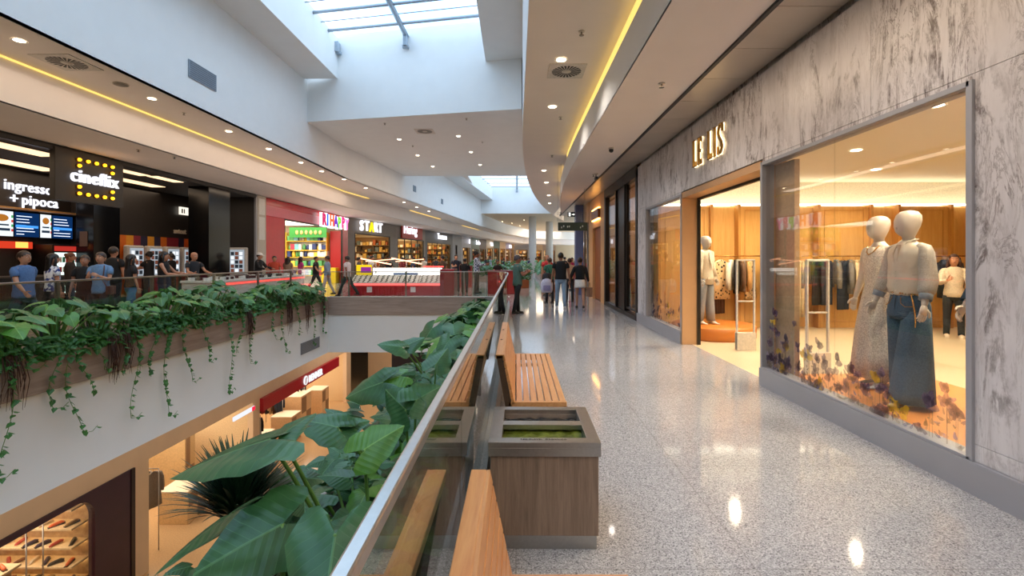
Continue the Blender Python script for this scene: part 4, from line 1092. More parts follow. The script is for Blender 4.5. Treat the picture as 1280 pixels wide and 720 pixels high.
# --- hanging rails and garments
def rack(label, x0, x1, y, z, legs=True, group='clothes rails'):
    t = thing('clothes_rail', label, 'clothes rail', (0,0,0), 0, group); m = MB()
    m.tube([(x0,y,z),(x1,y,z)], .014, 8); m.build('bar', GOLD, t)
    if legs:
        for xx in (x0+.02, x1-.02):
            l = MB(); l.tube([(xx,y,z),(xx,y,0.02)], .013, 8); l.box(xx-.02,xx+.02,y-.22,y+.22,0,.02); l.build('leg', GOLD, t)
    else:
        for xx in (x0+.05, x1-.05):
            l = MB(); l.tube([(xx,y,z),(xx,SY1-.3,z)], .01, 8); l.build('bracket', GOLD, t)
    return t
GN = [0]
def garment(x, y, z, kind, material, desc, rz=PI/2, group='clothes on the rails', drop=.95):
    GN[0] += 1; nm = {'coat':'hanging_coat','top':'hanging_shirt','trousers':'hanging_trousers','dress':'hanging_dress'}[kind]
    t = thing(nm, desc, 'clothing', (x, y, z), rz + R.uniform(-.15,.15), group); m = MB()
    hg = MB(); hg.tube([(0,0,.0),(.012,0,.02),(.0,0,.032),(-.015,0,.015)], .003, 5); hg.tube([(0,0,0),(0,0,-.05)], .003, 5); hg.tube([(-.2,0,-.13),(0,0,-.05),(.2,0,-.13)], .006, 6); hg.build('hanger', GOLD, t)
    def slab(prof, cx=0.0, th=.035):
        rings = []
        for q, (zz, w) in enumerate(prof):
            rings.append([(cx + w*math.cos(2*PI*i/20), th*(1+.5*q/len(prof))*math.sin(2*PI*i/20)*(1+.35*math.sin(5*2*PI*i/20+q*.3)), zz) for i in range(20)])
        m.loft(rings, True)
    if kind in ('coat','top','dress'):
        wb = {'coat':.24,'top':.21,'dress':.27}[kind]; slab([(-.06,.05),(-.09,.11),(-.13,.2),(-.2,.22),(-drop*.55,wb*.86),(-drop,wb)])
        if kind != 'dress':
            for s in (1,-1): m.tube([(s*.18,0,-.14),(s*.235,0,-.3),(s*.25,.0,-.5),(s*.245,.0,-.68)], [.05,.052,.05,.042], 10, True)
    else:
        for s in (1,-1): slab([(-.10,.1),(-.3,.10),(-drop*.7,.088),(-drop,.08)], s*.085, .03)
        slab([(-.08,.17),(-.22,.185)], 0, .03)
    m.build('cloth', material, t)
r1 = rack('brass clothes rail against the oak wall behind the blazer mannequin', 4.1, 5.65, 10.55, 1.62, False)
NAMES = [('black', mat('#17171a',.85)), ('beige', mat('#cbb48d',.85)), ('camel', mat('#b98d54',.85)), ('ivory', mat('#e3d9c4',.85)), ('grey', mat('#6d6a68',.85)), ('navy', mat('#1f2838',.85)), ('brown', mat('#5a3d28',.85)), ('sage', mat('#8a9a84',.85))]
garment(4.46, 10.45, 1.60, 'coat', LEOPARD, 'leopard print coat on the rail behind the blazer mannequin', .25, drop=.92)
garment(4.50, 10.62, 1.60, 'trousers', mat('#4a2a1a',.8), 'dark brown trousers hanging behind the leopard coat', .4, drop=1.25)
garment(4.70, 10.5, 1.60, 'top', NAMES[3][1], 'ivory jacket hanging just right of the leopard print coat', .9, drop=.72)
garment(4.82, 10.5, 1.60, 'coat', NAMES[0][1], 'black coat hanging right of the ivory jacket', 1.2, drop=.8)
for k, (x, nm) in enumerate(((4.90,6),(4.97,4),(5.03,2))): garment(x, 10.5, 1.60, 'top', NAMES[nm][1], f'{NAMES[nm][0]} top in the entrance rail, {ORD[k]} before the spotted dress', 1.3, drop=.75)
garment(5.13, 10.5, 1.60, 'dress', LEOPARD, 'spotted dress near the right end of the entrance rail', .8, drop=.9)
garment(5.42, 10.5, 1.60, 'coat', NAMES[0][1], 'black coat at the far right end of the entrance rail', 1.2, drop=1.0)
r2 = rack('long brass clothes rail along the oak wall, seen through the large window', 5.95, 8.05, 10.55, 1.62, False)
seq = [(5.93,0,'coat',.95),(6.05,2,'dress',1.2),(6.15,1,'trousers',1.3),(6.25,1,'trousers',1.3),(6.40,4,'top',.6),(6.58,0,'trousers',1.05),(6.80,5,'trousers',1.05),(7.0,4,'top',.6),(7.15,5,'trousers',1.15),(7.3,4,'coat',.8),(7.42,1,'top',.7),(7.54,1,'top',.75),(7.66,0,'coat',.7),(7.78,5,'trousers',1.1),(7.9,0,'top',.9)]
for k, (x, nm, kd, dr) in enumerate(seq):
    garment(x, 10.5, 1.60, kd, NAMES[nm][1], f'{NAMES[nm][0]} {kd} on the long window rail, {ORD[k]} garment from its left end', .5 if k in (4,5,6,8) else 1.25, drop=dr)
r3 = rack('short brass clothes rail beside the woman with the phone', 8.55, 9.9, 10.55, 1.62, False)
for k, (x, nm, kd, dr) in enumerate([(8.6,3,'top',.9),(8.75,3,'coat',1.0),(9.35,5,'coat',.9),(9.5,4,'coat',1.0),(9.65,0,'top',.7)]):
    garment(x, 10.5, 1.60, kd, NAMES[nm][1], f'{NAMES[nm][0]} {kd} on the short rail, {ORD[k]} garment from its left end', 1.2, drop=dr)
t = thing('display_stand', 'tall round orange stool standing behind the jeans mannequin', 'stool', (5.9,7.35,0)); m = MB(); m.lathe([(.12,0),(.12,.55),(.10,.62)], (0,0), 20); m.build('post', mat('#c07838', .4, name='amber_wood'), t); m = MB(); m.lathe([(.3,.62),(.3,.65)], (0,0), 24); m.build('top', mat('#efe8dc', .4), t)
def phone(t, J):
    w = J['wr',1]; m = MB(); m.obox(w + J['hd',1]*.10 + Vector((-.01,-.02,.02)), (.075,.010,.15), (rad(-12),0,0)); m.build('phone', mat('#dedede', .2, name='pale_phone'), t, bevel=.004)
person('woman in cream sweater and black jeans looking at a phone inside the shop', 8.62, 9.45, rad(-35), 1.64, skin='#c98f6c', hair=('#3a1d14','long'), top=('#d9c8ae','long',.86), bottom=('#1d1e22','trousers'), shoe='#d8c7ad', arms=((26,8,112,20),(14,8,95,30)), female=True, extras=[phone], lv=2)
# things in the dark framed showroom
for k, (x, y, h) in enumerate(((3.9,15.2,1.5),(4.4,15.6,1.9),(3.8,12.6,1.2))):
    t = thing('display_cabinet', f'brass edged display cabinet in the dark framed shop, {ORD[k]} from its near corner', 'cabinet', (x, y, 0), 0, 'showroom cabinets'); m = MB()
    for a in (-.3,.28):
        for b in (-.2,.18): m.box(a, a+.02, b, b+.02, 0, h)
    m.build('frame', GOLD, t); m = MB()
    for q in range(1, 4): m.box(-.3,.3,-.2,.2, h*q/3-.02, h*q/3)
    m.build('shelf', WOOD_DOOR, t)
    for q in range(1, 4): mm = MB(); mm.lathe([(.03,h*q/3),(.08,h*q/3+.07),(.05,h*q/3+.16),(.03,h*q/3+.2)], (-.1+.1*q/2, 0), 12); mm.build('ornament', GOLD, t)
# ------------------------------------------------------------------ cinema side
XS = -11.2
m = MB(); m.box(-15.3, -14.6, YB, 15.75, 0, 4.3); m.box(-16, -14.1, 15.75, 20.8, 0, 4.3); m.box(-16, XS-.02, 20.65, 20.75, 0, 4.3)
struct(m.build('wall_cinema', mat('#2a2522', .45, nscale=6, amt=.08, name='dark_brown_panel')))
m = MB(); m.box(-16, XS+.02, YB, 20.7, 4.22, 4.3); struct(m.build('ceiling_cinema', mat('#4a4846', .7)))
m = MB(); m.box(XS-.12, XS, YB, 20.7, 4.2, 4.36); struct(m.build('trim_13', BLACK))
m = MB(); m.box(-11.95, XS, 17.5, 18.8, 0, 4.3); o = struct(m.build('pillar_cinema', mat('#0f0f11', .16, .2, nscale=3, name='black_gloss_panel'), bevel=.01))
m = MB(); m.box(-13.75, -13.2, 15.0, 16.0, 0, 4.25); struct(m.build('pillar_popcorn', mat('#14161b', .14, .3, nscale=3, name='blue_black_gloss'), bevel=.008))
for k, (x, w, y0, y1) in enumerate(((-11.95,.55,8.5,12.35),(-13.9,.6,10.5,14.4),(-11.75,.35,13.7,15.2),(-13.1,.5,14.6,17.6),(-11.6,.35,15.3,16.5))):
    t = thing('ceiling_lamp', f'long recessed light panel in the cinema ceiling, {ORD[k]} from the camera', 'light', (x, (y0+y1)/2, 4.2), 0, 'cinema ceiling lights')
    m = MB(); m.box(-w/2-.05, w/2+.05, (y0-y1)/2-.05, (y1-y0)/2+.05, .0, .02); m.build('frame', CHAR, t); m = MB(); m.box(-w/2, w/2, (y0-y1)/2, (y1-y0)/2, -.012, 0.0); m.build('diffuser', emis('#ffd2a2', 1.5), t)
LITW = emis('#f4f4ff', 1.15, 'white_letter_light')
t = thing('cinema_sign', 'hanging dark square sign with white lettering framed by amber bulbs', 'sign', (XS+.06, 11.6, 3.0))
m = MB(); m.box(-.14, .0, 0, 2.02, .0, 1.29); m.build('panel', mat('#37332f', .5, nscale=4, amt=.04, name='sign_panel'), t, bevel=.01)
m = MB(); m.box(-.10,-.04,.3,.36,1.29,1.38); m.box(-.10,-.04,1.7,1.76,1.29,1.38); m.build('hanger', BLACK, t)
text('lettering', 'cineflix', .46, LITW, t, (.035, .37, .52), FACE_PX, .03, bold=.004, sx=.96, sp=1.12)
AM = emis('#ffae18', 4.5, 'amber_bulb'); AMB = mat('#8a5a12', .4, .4)
for (u, v) in ((.0,1),(.25,1),(.5,1),(.75,1),(1,1),(0,.82),(1,.80),(0,.20),(1,.20),(0,0),(.25,0),(.5,0),(.75,0),(1,0)):
    yy, zz = .60+u*1.0, .22+v*.86
    b = MB(); b.tube([(.0,yy,zz),(.03,yy,zz)], .055, 10); o = b.build('bulb_socket', AMB, t); b = MB(); b.ell((.05,yy,zz), (.045,.042,.042), 10, 7); b.build('bulb', AM, o)
t = thing('counter_sign', 'white lit two line lettering on the black wall above the menu screens', 'sign', (-14.56, 13.5, 3.2))
text('lettering', 'ingresso', .43, LITW, t, (.0, .14, .36), FACE_PX, .02, bold=.002, sx=.92, sp=1.08); text('lettering', 'pipoca', .43, LITW, t, (.0, .64, -.03), FACE_PX, .02, bold=.002, sx=.92, sp=1.08); text('plus_mark', '+', .43, LITW, t, (.0, .30, -.03), FACE_PX, .02, bold=.002)
m = MB(); m.box(-14.6, -14.2, 11, 15.7, 2.98, 3.03); o = m.build('counter_canopy', mat('#b98b55', .4)); tag(o, 'thin wooden ledge between the lit lettering and the menu screens', 'ledge')
def screen(label, y0, y1, z0, z1, seed):
    r = random.Random(seed); t = thing('menu_screen', label, 'screen', (-14.5, y0, z0), 0, 'menu screens above the popcorn counter'); w, h = y1-y0, z1-z0
    m = MB(); m.box(-.08, 0, 0, w, 0, h); m.build('casing', BLACK, t); m = MB(); m.box(0, .004, .01, w-.01, .01, h-.01, 0); 
    for k in range(7): m.box(.004, .006, w*.08, w*(.3+.6*r.random()), h*(.1+.12*k), h*(.13+.12*k), 1 if k != 3 else 2)
    m.box(.004, .006, w*.05, w*.95, h*.38, h*.48, 2)
    m.build('picture', [emis('#0d2c58', .9), emis('#dfe8ff', 1.2), emis('#3f8be0', 1.2)], t)
def poster_screen(label, y0, y1, z0, z1):
    t = thing('menu_screen', label, 'screen', (-14.5, y0, z0), 0, 'menu screens above the popcorn counter'); w, h = y1-y0, z1-z0
    m = MB(); m.box(-.08, 0, 0, w, 0, h); m.build('casing', BLACK, t); m = MB(); m.box(0, .004, .01, w-.01, .01, h-.01, 0); m.ell((.004,w*.5,h*.72), (.004,w*.3,h*.14), 14, 8, 1); m.box(.004,.006,w*.2,w*.8,h*.42,h*.48,2); m.box(.004,.006,w*.15,w*.85,h*.22,h*.32,2)
    for k in range(4): m.box(.004,.006,w*.9,w*.98,h*(.2+.18*k),h*(.3+.18*k), 3+k%2)
    m.build('picture', [emis('#dfe6ea', 1.0), emis('#b5722a', .8), emis('#2e3f52', .6), emis('#c83b3b', .9), emis('#3fa05a', .9)], t)
poster_screen('white menu screen with round picture, nearer of the two', 13.2, 13.85, 2.2, 2.93); screen('blue menu screen with text lines, nearer of the two', 13.87, 14.6, 2.2, 2.93, 1)
poster_screen('white menu screen with round picture, farther of the two', 14.62, 14.98, 2.2, 2.93); screen('blue menu screen with text lines, farther of the two', 15.0, 15.7, 2.2, 2.93, 2)
t = thing('popcorn_counter', 'dark popcorn counter with red lit front below the menu screens', 'counter', (-13.7, 11.2, 0))
m = MB(); m.box(-.35, .35, 0, 3.0, 0, 1.05); m.build('body', CHAR, t, bevel=.01); m = MB(); m.box(-.38, .38, -.02, 3.02, 1.05, 1.09); m.build('top', mat('#54504b', .3), t)
m = MB(); m.box(-.8, -.7, 1.9, 3.1, 1.86, 2.06); m.build('red_header', emis('#b8341e', 1.2), t); m = MB(); m.box(-.69,-.68,2.6,2.95,1.88,2.05); m.build('header_symbol', emis('#ff9b46', 2), t)
t = thing('drinks_fridge', 'lit glass fridge with bottles beside the popcorn counter', 'fridge', (-14.2, 14.4, 0)); m = MB(); m.box(-.35,.3,0,.9,0,2.0); m.build('body', BLACK, t, bevel=.01); m = MB(); m.box(.3,.305,.06,.84,.5,1.75,0)
r = random.Random(9)
for k in range(4):
    for q in range(7): m.box(.306,.33,.09+q*.105,.16+q*.105,.55+k*.3,.72+k*.3, 1+(k+q)%3)
m.build('lit_interior', [emis('#d8f0ea', 1.6), mat('#c33b2a',.4), mat('#e3e3da',.4), mat('#2f7a56',.4)], t)
m = MB(); m.box(-.3,.31,.05,.85,1.8,1.95); m.build('header', emis('#a02a22', 1.1), t)
m = MB(); m.box(-13.99, -13.96, 15.4, 16.1, 1.0, 2.1); o = m.build('notice_board', mat('#6b625a', .5)); tag(o, 'grey notice board between the fridge and the black pillar', 'board')
text('lettering', 'autoat', .30, mat('#e8d9c4', .5), None, (-14.06, 19.72, 2.62), FACE_PX, .02, bold=.004, sx=.95); tag(bpy.data.objects['lettering'] if False else COL.objects[-1], 'small pale lettering on the dark wall above the ticket kiosks', 'lettering')
m = MB(); cs = ['#d9701f','#e29a2c','#8e2a3a','#2b2440','#e29a2c','#2b2440','#d9701f','#8a2030','#8a2030','#2b2440','#e0601c']
for k in range(11): m.box(-14.085, -14.04, 16.95+k*.335, 16.95+(k+1)*.335, .2, 2.42, k)
o = m.build('striped_panel', [mat(c, .5) for c in cs]); tag(o, 'striped orange, purple and red panel behind the ticket kiosks', 'panel')
def kiosk(label, x, y, rz, seed):
    t = thing('ticket_kiosk', label, 'kiosk', (x, y, 0), rz, 'self service ticket kiosks'); m = MB(); m.box(-.38,.38,-.1,.1,.85,2.05); m.build('head', mat('#d8d4cf', .35), t, bevel=.05); m = MB(); m.box(-.3,.3,-.12,-.1,.95,1.95,0)
    r = random.Random(seed)
    for k in range(5):
        for q in range(3): m.box(-.26+q*.18,-.12+q*.18,-.125,-.12,1.0+k*.18,1.14+k*.18, 1+r.randrange(3))
    m.build('screen', [emis('#aab4bd', .7), emis('#3a4048', .4), emis('#7d4a3a', .6), emis('#e6e9ee', .9)], t); m = MB(); m.box(-.25,.25,-.08,.08,0,.85); m.build('stand', mat('#9a1f24', .4), t, bevel=.01)
for k in range(4): kiosk(f'self service ticket kiosk on the striped wall, {ORD[k]} from the left', -13.85, 17.4+.94*k, PI/2, k)
kiosk('self service kiosk standing alone between the black pillar and the toy shop', -11.85, 20.5, 0, 9)
t = thing('exit_sign', 'small lit white emergency sign on the dark cinema wall', 'sign', (-14.05, 20.0, 3.42)); m = MB(); m.box(0,.06,0,.55,0,.32); m.build('box', emis('#d8cfc0', 1.3), t); m = MB(); m.box(.06,.065,.08,.16,.06,.24); m.box(.06,.065,.22,.28,.06,.24); m.build('symbol', BLACK, t)
m = MB(); m.box(-13.62,-13.38,14.98,15.0,1.95,2.42); o = m.build('poster', mat('#5d4a3f', .5)); tag(o, 'small poster on the glossy pillar beside the popcorn counter', 'poster')
m = MB(); m.box(XS-.05, XS+.03, 20.75, 21.45, 0, 4.33); o = struct(m.build('trim_14', mat('#b9b3a6', .5))); m = MB(); m.box(XS+.03, XS+.04, 20.85, 21.35, 2.4, 3.4); m.box(XS+.03, XS+.04, 20.85, 21.35, 3.5, 4.2); m.build('panel', mat('#d4d6d2', .3), o)
m = MB(); m.box(XS-.06, XS+.02, 20.64, 20.745, 0, 4.34); struct(m.build('trim_15', GREYMETAL))

# ------------------------------------------------------------------ shopfronts along the bending line
def front_frame(name, ya, yb):
    a, b = Vector((ST(ya), ya, 0)), Vector((ST(yb), yb, 0)); d = b-a
    o = bpy.data.objects.new(name, None); COL.objects.link(o); o.location = a; o.rotation_euler = (0,0,math.atan2(d.y, d.x)); struct(o); return o, d.length
SHELL = mat('#e4d8c2', .7, name='shop_interior_cream')
def shopfront(name, ya, yb, hcol, oh=3.4, ph=4.34, opening=(.08,.92), glow=('#ffe6bf',2.2), depth=4.0, glazed=False, side=None, wall=None, stock=True):
    o, L = front_frame(name, ya, yb); u0, u1 = opening[0]*L, opening[1]*L; H = mat(hcol, .45, nscale=3, amt=.05) if isinstance(hcol, str) else hcol
    m = MB(); m.box(0, L, 0, .15, oh, ph); m.box(0, u0, 0, .15, 0, oh); m.box(u1, L, 0, .15, 0, oh); m.build('facade', H, o, bevel=.01)
    W_ = mat(wall, .7) if wall else SHELL
    m = MB(); m.box(.02, L-.02, depth, depth+.1, 0, oh+.3); m.box(.02, .06, .15, depth, 0, oh+.3); m.box(L-.06, L-.02, .15, depth, 0, oh+.3); m.build('interior', W_, o)
    m = MB(); m.box(.02, L-.02, .15, depth, oh+.25, oh+.3); m.build('interior_ceiling', SHELL, o)
    m = MB(); m.box(u0+.1, u1-.1, .5, depth-.5, oh+.22, oh+.24); m.build('lamp_panel', emis(glow[0], glow[1]), o)
    if stock:
        rr = random.Random(int(ya*10)); sh = MB(); it = MB(); n = max(2, int((u1-u0)/1.5))
        for k in range(n):
            a = u0+.15+(u1-u0-.3)*k/n; b = a + (u1-u0-.3)/n*.78; yy = depth*(.45 + .4*rr.random())
            if rr.random() < .45: sh.box(a, b, yy, yy+.5, 0, .9); it.box(a+.1, b-.1, yy+.1, yy+.4, .9, 1.0+.5*rr.random(), rr.randrange(5)); continue
            for z in (.4,.95,1.5,2.05): sh.box(a, b, yy, yy+.4, z-.04, z)
            sh.box(a, a+.04, yy, yy+.4, 0, 2.4); sh.box(b-.04, b, yy, yy+.4, 0, 2.4); sh.box(a, b, yy+.4, yy+.43, 0, 2.4)
            for z in (.4,.95,1.5,2.05):
                x = a+.08
                while x < b-.25:
                    w = rr.uniform(.1,.3); it.box(x, x+w, yy+.06, yy+.34, z, z+rr.uniform(.15,.42), rr.randrange(5)); x += w+.04
        for z in (.5,1.05,1.6,2.15,2.7):
            sh.box(L-.5, L-.1, .35, depth-.3, z-.04, z); w_ = .5
            while w_ < depth-.6:
                q_ = rr.uniform(.12,.35); it.box(L-.46, L-.15, w_, w_+q_, z, z+rr.uniform(.15,.45), rr.randrange(5)); w_ += q_+.06
        sh.box(L-.1, L-.07, .3, depth-.3, 0, oh); sh.box(L-1.5, L-1.0, 1.2, depth-1.2, 0, .85); it.box(L-1.45, L-1.05, 1.4, 1.9, .85, 1.3, 2); it.box(L-1.4, L-1.1, 2.1, 2.4, .85, 1.15, 1)
        sh.build('display_shelf', mat('#8a6a48', .5), o); q = it.build('stock', [mat(c,.5) for c in ('#3a2c24','#e6ddcf','#a8552a','#5c6a72','#c9a45a')], o); q['kind'] = 'stuff'
    fr = MB(); fr.box(u0, u0+.06, -.01, .1, 0, oh); fr.box(u1-.06, u1, -.01, .1, 0, oh); fr.box(u0, u1, -.01, .1, oh-.06, oh)
    if glazed:
        n = max(2, int((u1-u0)/1.2))
        for k in range(1, n): fr.box(u0+(u1-u0)*k/n-.02, u0+(u1-u0)*k/n+.02, 0, .08, 0, oh)
    fr.build('frame', DARKMETAL, o)
    return o, L, u0, u1
def wsign(name, label, y, z, body, size, m_, off=.12, boxm=None, boxsz=None, bold=.01, cols=None):
    d = (ST(y+1)-ST(y-1))/2; ang = math.atan2(1, d)
    t = thing(name, label, 'sign', (ST(y)+off, y, z), ang)
    if boxm: b = MB(); b.box(0, boxsz[0], -.02, .10, -boxsz[2], boxsz[1]); b.build('board', boxm, t, bevel=.04)
    if cols:
        u = 0
        for ch, c in zip(body, cols):
            if ch != ' ':
                text('letter', ch, size, c, t, (u, -.06, R.uniform(-.04,.04)), (PI/2,0,0), .05, bold=bold)
            u += size*.50 if ch in 'I' else size*.70
    else: text('lettering', body, size, m_, t, (.25 if boxm else 0, -.06, 0), (PI/2,0,0), .03, bold=bold)
    return t
RED = mat('#c3202c', .22, nscale=3, amt=.05, name='red_gloss_panel'); 
o, L, u0, u1 = shopfront('wall_toy_shop', 21.5, 32.0, RED, 3.5, 4.32, (.165,.905), ('#fff0d8',3.2), 5.5, wall='#d9c9b4', stock=False)
m = MB(); m.box(0, L, -.012, -.002, 3.52, 3.98); m.build('facade_band', mat('#d5707f', .3), o)
cc = [emis(c, 1.6) for c in ('#a3224f','#2b56c0','#e2502a','#5a2f9a','#6cc22e','#d8246a','#f06aa8')]
TOYSIGN = wsign('shop_sign', 'multicoloured letters outlined in white on the red toy shop front', 27.2, 3.52, 'RIHAPPY', .92, None, .14, cols=cc, bold=.03)
bk = MB()
for k in range(7): bk.obox((0,0,0),(0,0,0)) if False else None
t = wsign('shop_sign', 'white glowing backing of the multicoloured toy shop letters', 27.1, 3.5, 'RIHAPPY', .92, None, .10, cols=[emis('#ffffff', 1.3)]*7, bold=.085)
for ch in list(t.children):
    ch.parent = TOYSIGN; ch.name = 'letter_backing'; ch.location = ch.location + Vector((-.1,.04,-.02))
bpy.data.objects.remove(t)
# toy shelves on the far inner side wall, facing the camera
t = thing('toy_shelf', 'tall shelf of boxed toys and bottles inside the red toy shop', 'shelf', (-14.95, 31.2, 0)); SH = mat('#e8b93a', .4, name='yellow_shelf'); m = MB()
for z in (.5, 1.1, 1.7, 2.15, 2.75): m.box(0, 2.6, 0, .5, z-.05, z)
m.box(-.04,0,0,.5,0,3.3); m.box(2.6,2.64,0,.5,0,3.3); m.build('shelf_board', SH, t); m = MB(); m.box(0,2.6,.48,.52,0,3.3); m.build('back', mat('#e9eef0',.5), t)
tc = [mat(c,.4) for c in ('#e8e8e4','#7fc0d0','#2d3f78','#c8405a','#5aa868','#f0d050')]; r = random.Random(2); q = 0
for z in (.5,1.1,1.7,2.15,2.75):
    x = .05
    while x < 2.5:
        w = r.uniform(.16,.3); h = r.uniform(.28,.42); b = MB()
        if r.random() < .35: b.lathe([(w*.3,z),(w*.45,z+h*.2),(w*.45,z+h*.7),(w*.2,z+h*.9),(w*.15,z+h)], (x+w/2,.25), 10)
        else: b.box(x+.01, x+w-.01, .05, .4, z, z+h)
        bo = b.build('toy_box', r.choice(tc)); tag(bo, f'boxed toy on the {ORD[[.5,1.1,1.7,2.15,2.75].index(z)]} toy shop board from below, {ORD[q]} along it', 'toy', 'toys on the shelf'); bo.location = (-14.95, 31.2, .004); q += 1; x += w
    q = 0
t = thing('banner', 'green hanging banner with small figures inside the toy shop', 'banner', (-14.6, 30.9, 3.05)); m = MB(); m.box(0,2.4,0,.05,-.1,.55); m.build('cloth', mat('#2f8a36', .6), t); m = MB()
for k in range(6): m.ell((.5+k*.3,-.02,.22), (.1,.03,.14), 8, 6)
m.build('figures', mat('#e8b070', .5), t)
m = MB(); m.box(-12.2,-11.4,31.5,31.7,0,3.4); o2 = m.build('red_partition', mat('#a8121c', .4)); tag(o2, 'plain red panel at the right side inside the toy shop', 'panel')
m = MB(); m.box(-12.4,-11.5,30.6,31.3,0,1.0); o2 = m.build('yellow_crate', mat('#e6c51c', .4), bevel=.02); tag(o2, 'yellow display crate at the toy shop entrance', 'crate')
o, L, u0, u1 = shopfront('wall_brown_shop', 32.0, 39.3, '#7b6d60', 3.35, 4.32, (.12,.86), ('#ffd79a',3.0))
WL = emis('#f2f4ff', 1.5); YL = emis('#f4d21e', 1.2)
wsign('shop_sign', 'white capital lettering with a yellow middle letter on the brown shop front', 33.2, 3.56, 'START', .98, None, .14, cols=[WL,WL,YL,WL,WL], bold=.02)
o, L, u0, u1 = shopfront('wall_cream_shop', 39.3, 45.8, '#85766a', 3.3, 4.3, (.06,.94), ('#ffe2ad',2.8), glazed=True)
wsign('shop_sign', 'red sign board with white lettering between two brown shop fronts', 40.2, 3.75, 'Hering', 1.05, WL, .14, mat('#b3342c', .4), (4.6,.75,.42))
o, L, u0, u1 = shopfront('wall_grey_shop', 45.8, 54.0, '#565354', 3.2, 4.3, (.06,.92), ('#ffdca0',2.8), glazed=True)
wsign('shop_sign', 'small white lettering on the dark grey shop front', 48.6, 3.62, 'Youcom', .85, WL, .14)
far = [(54,57.5,'#8d8c8e',3.2,(.3,.5),.5),(57.5,61.5,'#b4b0b6',3.0,(.1,.9),3.0),(61.5,65.5,'#647060',2.9,(.15,.9),2.2),(65.5,69,'#5a4238',3.0,(.1,.9),2.0),(69,73,'#c9b08a',3.2,(.08,.92),3.5),(73,77,'#4f6050',3.3,(.1,.9),2.0),(77,81,'#caa57c',3.3,(.1,.9),3.2),(81,85,'#9a8794',3.3,(.08,.92),3.2),(85,88,'#b99066',3.3,(.1,.9),3.0),(88,91,'#8a7f78',3.3,(.1,.9),3.2),(91,94,'#c69a6c',3.3,(.1,.9),3.2),(94,97,'#a4846a',3.3,(.06,.94),3.4)]
for k, (a, b, c, oh, op, gl) in enumerate(far): shopfront('wall_far_shop', a, b, c, oh, 4.34, op, ('#ffdcae', gl), 3.0)
for k, (y, body, lab) in enumerate(((59.6,'N','tall white lit sign on the pale far shop front'),(63.0,'Sonho','small white lit lettering on the green far shop front'),(70.2,'VILA','bright white sign above the cream far shop'),(82.5,'CASA','white lit sign on the mauve far shop front'))):
    wsign('shop_sign', lab, y, 3.5, body, .8, WL, .2)
# kiosks in the gallery
def red_kiosk():
    t = thing('display_kiosk', 'long red kiosk with sloping glass trays and lit white back behind the end railing', 'kiosk', (-7.15, 20.6, 0)); Lk = 4.45
    m = MB(); m.box(0, Lk, 0, 1.0, 0, .42); m.build('base', mat('#b21f2c', .3, name='red_laminate'), t, bevel=.01)
    m = MB(); m.box(-.02, Lk-.55, -.02, .0, .42, .50); m.build('led_line', emis('#ff5a56', 2.2), t)
    m = MB(); m.box(Lk-.55, Lk+.05, -.1, 1.05, 0, 1.12); m.build('end_cabinet', mat('#8f1f28', .25), t, bevel=.01)
    for k in range(4):
        x0 = .04+k*.97; tr = MB(); tr.add([(x0,.02,.54),(x0+.93,.02,.54),(x0+.93,.62,.86),(x0,.62,.86),(x0,.02,.50),(x0+.93,.02,.50),(x0+.93,.62,.50),(x0,.62,.50)], [(0,1,2,3),(4,7,6,5),(0,4,5,1),(1,5,6,2),(2,6,7,3),(3,7,4,0)]); o = tr.build('display_tray', mat('#efeae2', .4), t)
        it = MB(); r = random.Random(k)
        for i in range(4):
            for j in range(3):
                cx, cy = x0+.10+i*.22, .10+j*.19; it.obox((cx, cy, .565+(cy-.02)*.53), (.035,.17,.02), (rad(28),0,r.uniform(-.7,-.3)))
        it.build('trinkets', BLACK if k < 3 else mat('#8d8478',.4), o)
    m = MB(); m.box(.8, Lk-.6, .72, .8, .84, 1.16); m.build('lit_back', emis('#fdf6ec', 2.2), t); m = MB(); m.box(1.7, 2.8, .71, .72, .86, .94); m.build('blue_strip', mat('#4a6fc0', .4), t)
    m = MB(); m.box(.1,.75,.6,.7,.85,1.3); m.build('side_sign', [emis('#e6c21e', 1.0)], t); m = MB(); m.box(.3,.75,.59,.6,.95,1.2); m.build('side_sign_patch', emis('#8a2f8a', .9), t)
    g = MB(); g.box(0, Lk-.55, -.01, .0, .5, .98); g.box(0, Lk-.55, 0, .62, .98, .99); g.build('glass_front', GLASS, t)
    for k, (x, dz) in enumerate(((.35,.0),(1.7,.02))):
        e = MB(); e.tube([(x,.4,1.58+dz),(x+1.25,.75,1.32+dz)], .03, 6); e.tube([(x+.05,.95,1.45),(x+1.3,1.0,1.55)], .02, 6); e.build('light_bar', emis('#ffb48a', 3), t); p = MB(); p.tube([(x+.62,.58,.9),(x+.62,.58,1.46+dz)], .02, 6); p.build('post', STEEL, t)
    e = MB(); e.box(3.05, Lk-.5, .6, .62, 1.20, 1.24); e.build('red_light_bar', emis('#ff4a46', 2.5), t)
    for x in (.75, 2.62):
        l = MB(); l.box(x, x+.22, -.012, 0, .13, .36); l.build('square_label', mat('#efe6e2', .4), t)
red_kiosk()
t = thing('display_kiosk', 'white topped kiosk with scattered goods behind the ivy planter', 'kiosk', (-9.75, 14.0, 0)); m = MB(); m.box(0, 1.1, 0, 5.6, 0, .85); m.build('base', mat('#c9c4be', .4), t, bevel=.01); m = MB(); m.box(1.1, 1.12, 0, 5.6, .78, .84); m.build('led_line', emis('#ff5048', 2), t)
m = MB(); m.box(-.03, 1.14, -.03, 5.63, .86, .92); m.build('top', mat('#e3e6e2', .3), t); m = MB(); r = random.Random(12)
for k in range(90): m.obox((r.uniform(.1,1.0), r.uniform(.1,5.5), .96), (r.uniform(.05,.2), r.uniform(.05,.2), .08), (0,0,r.uniform(0,3)), k%2)
m.build('goods', [mat('#1d1d20',.5), mat('#dcdcd8',.4)], t)
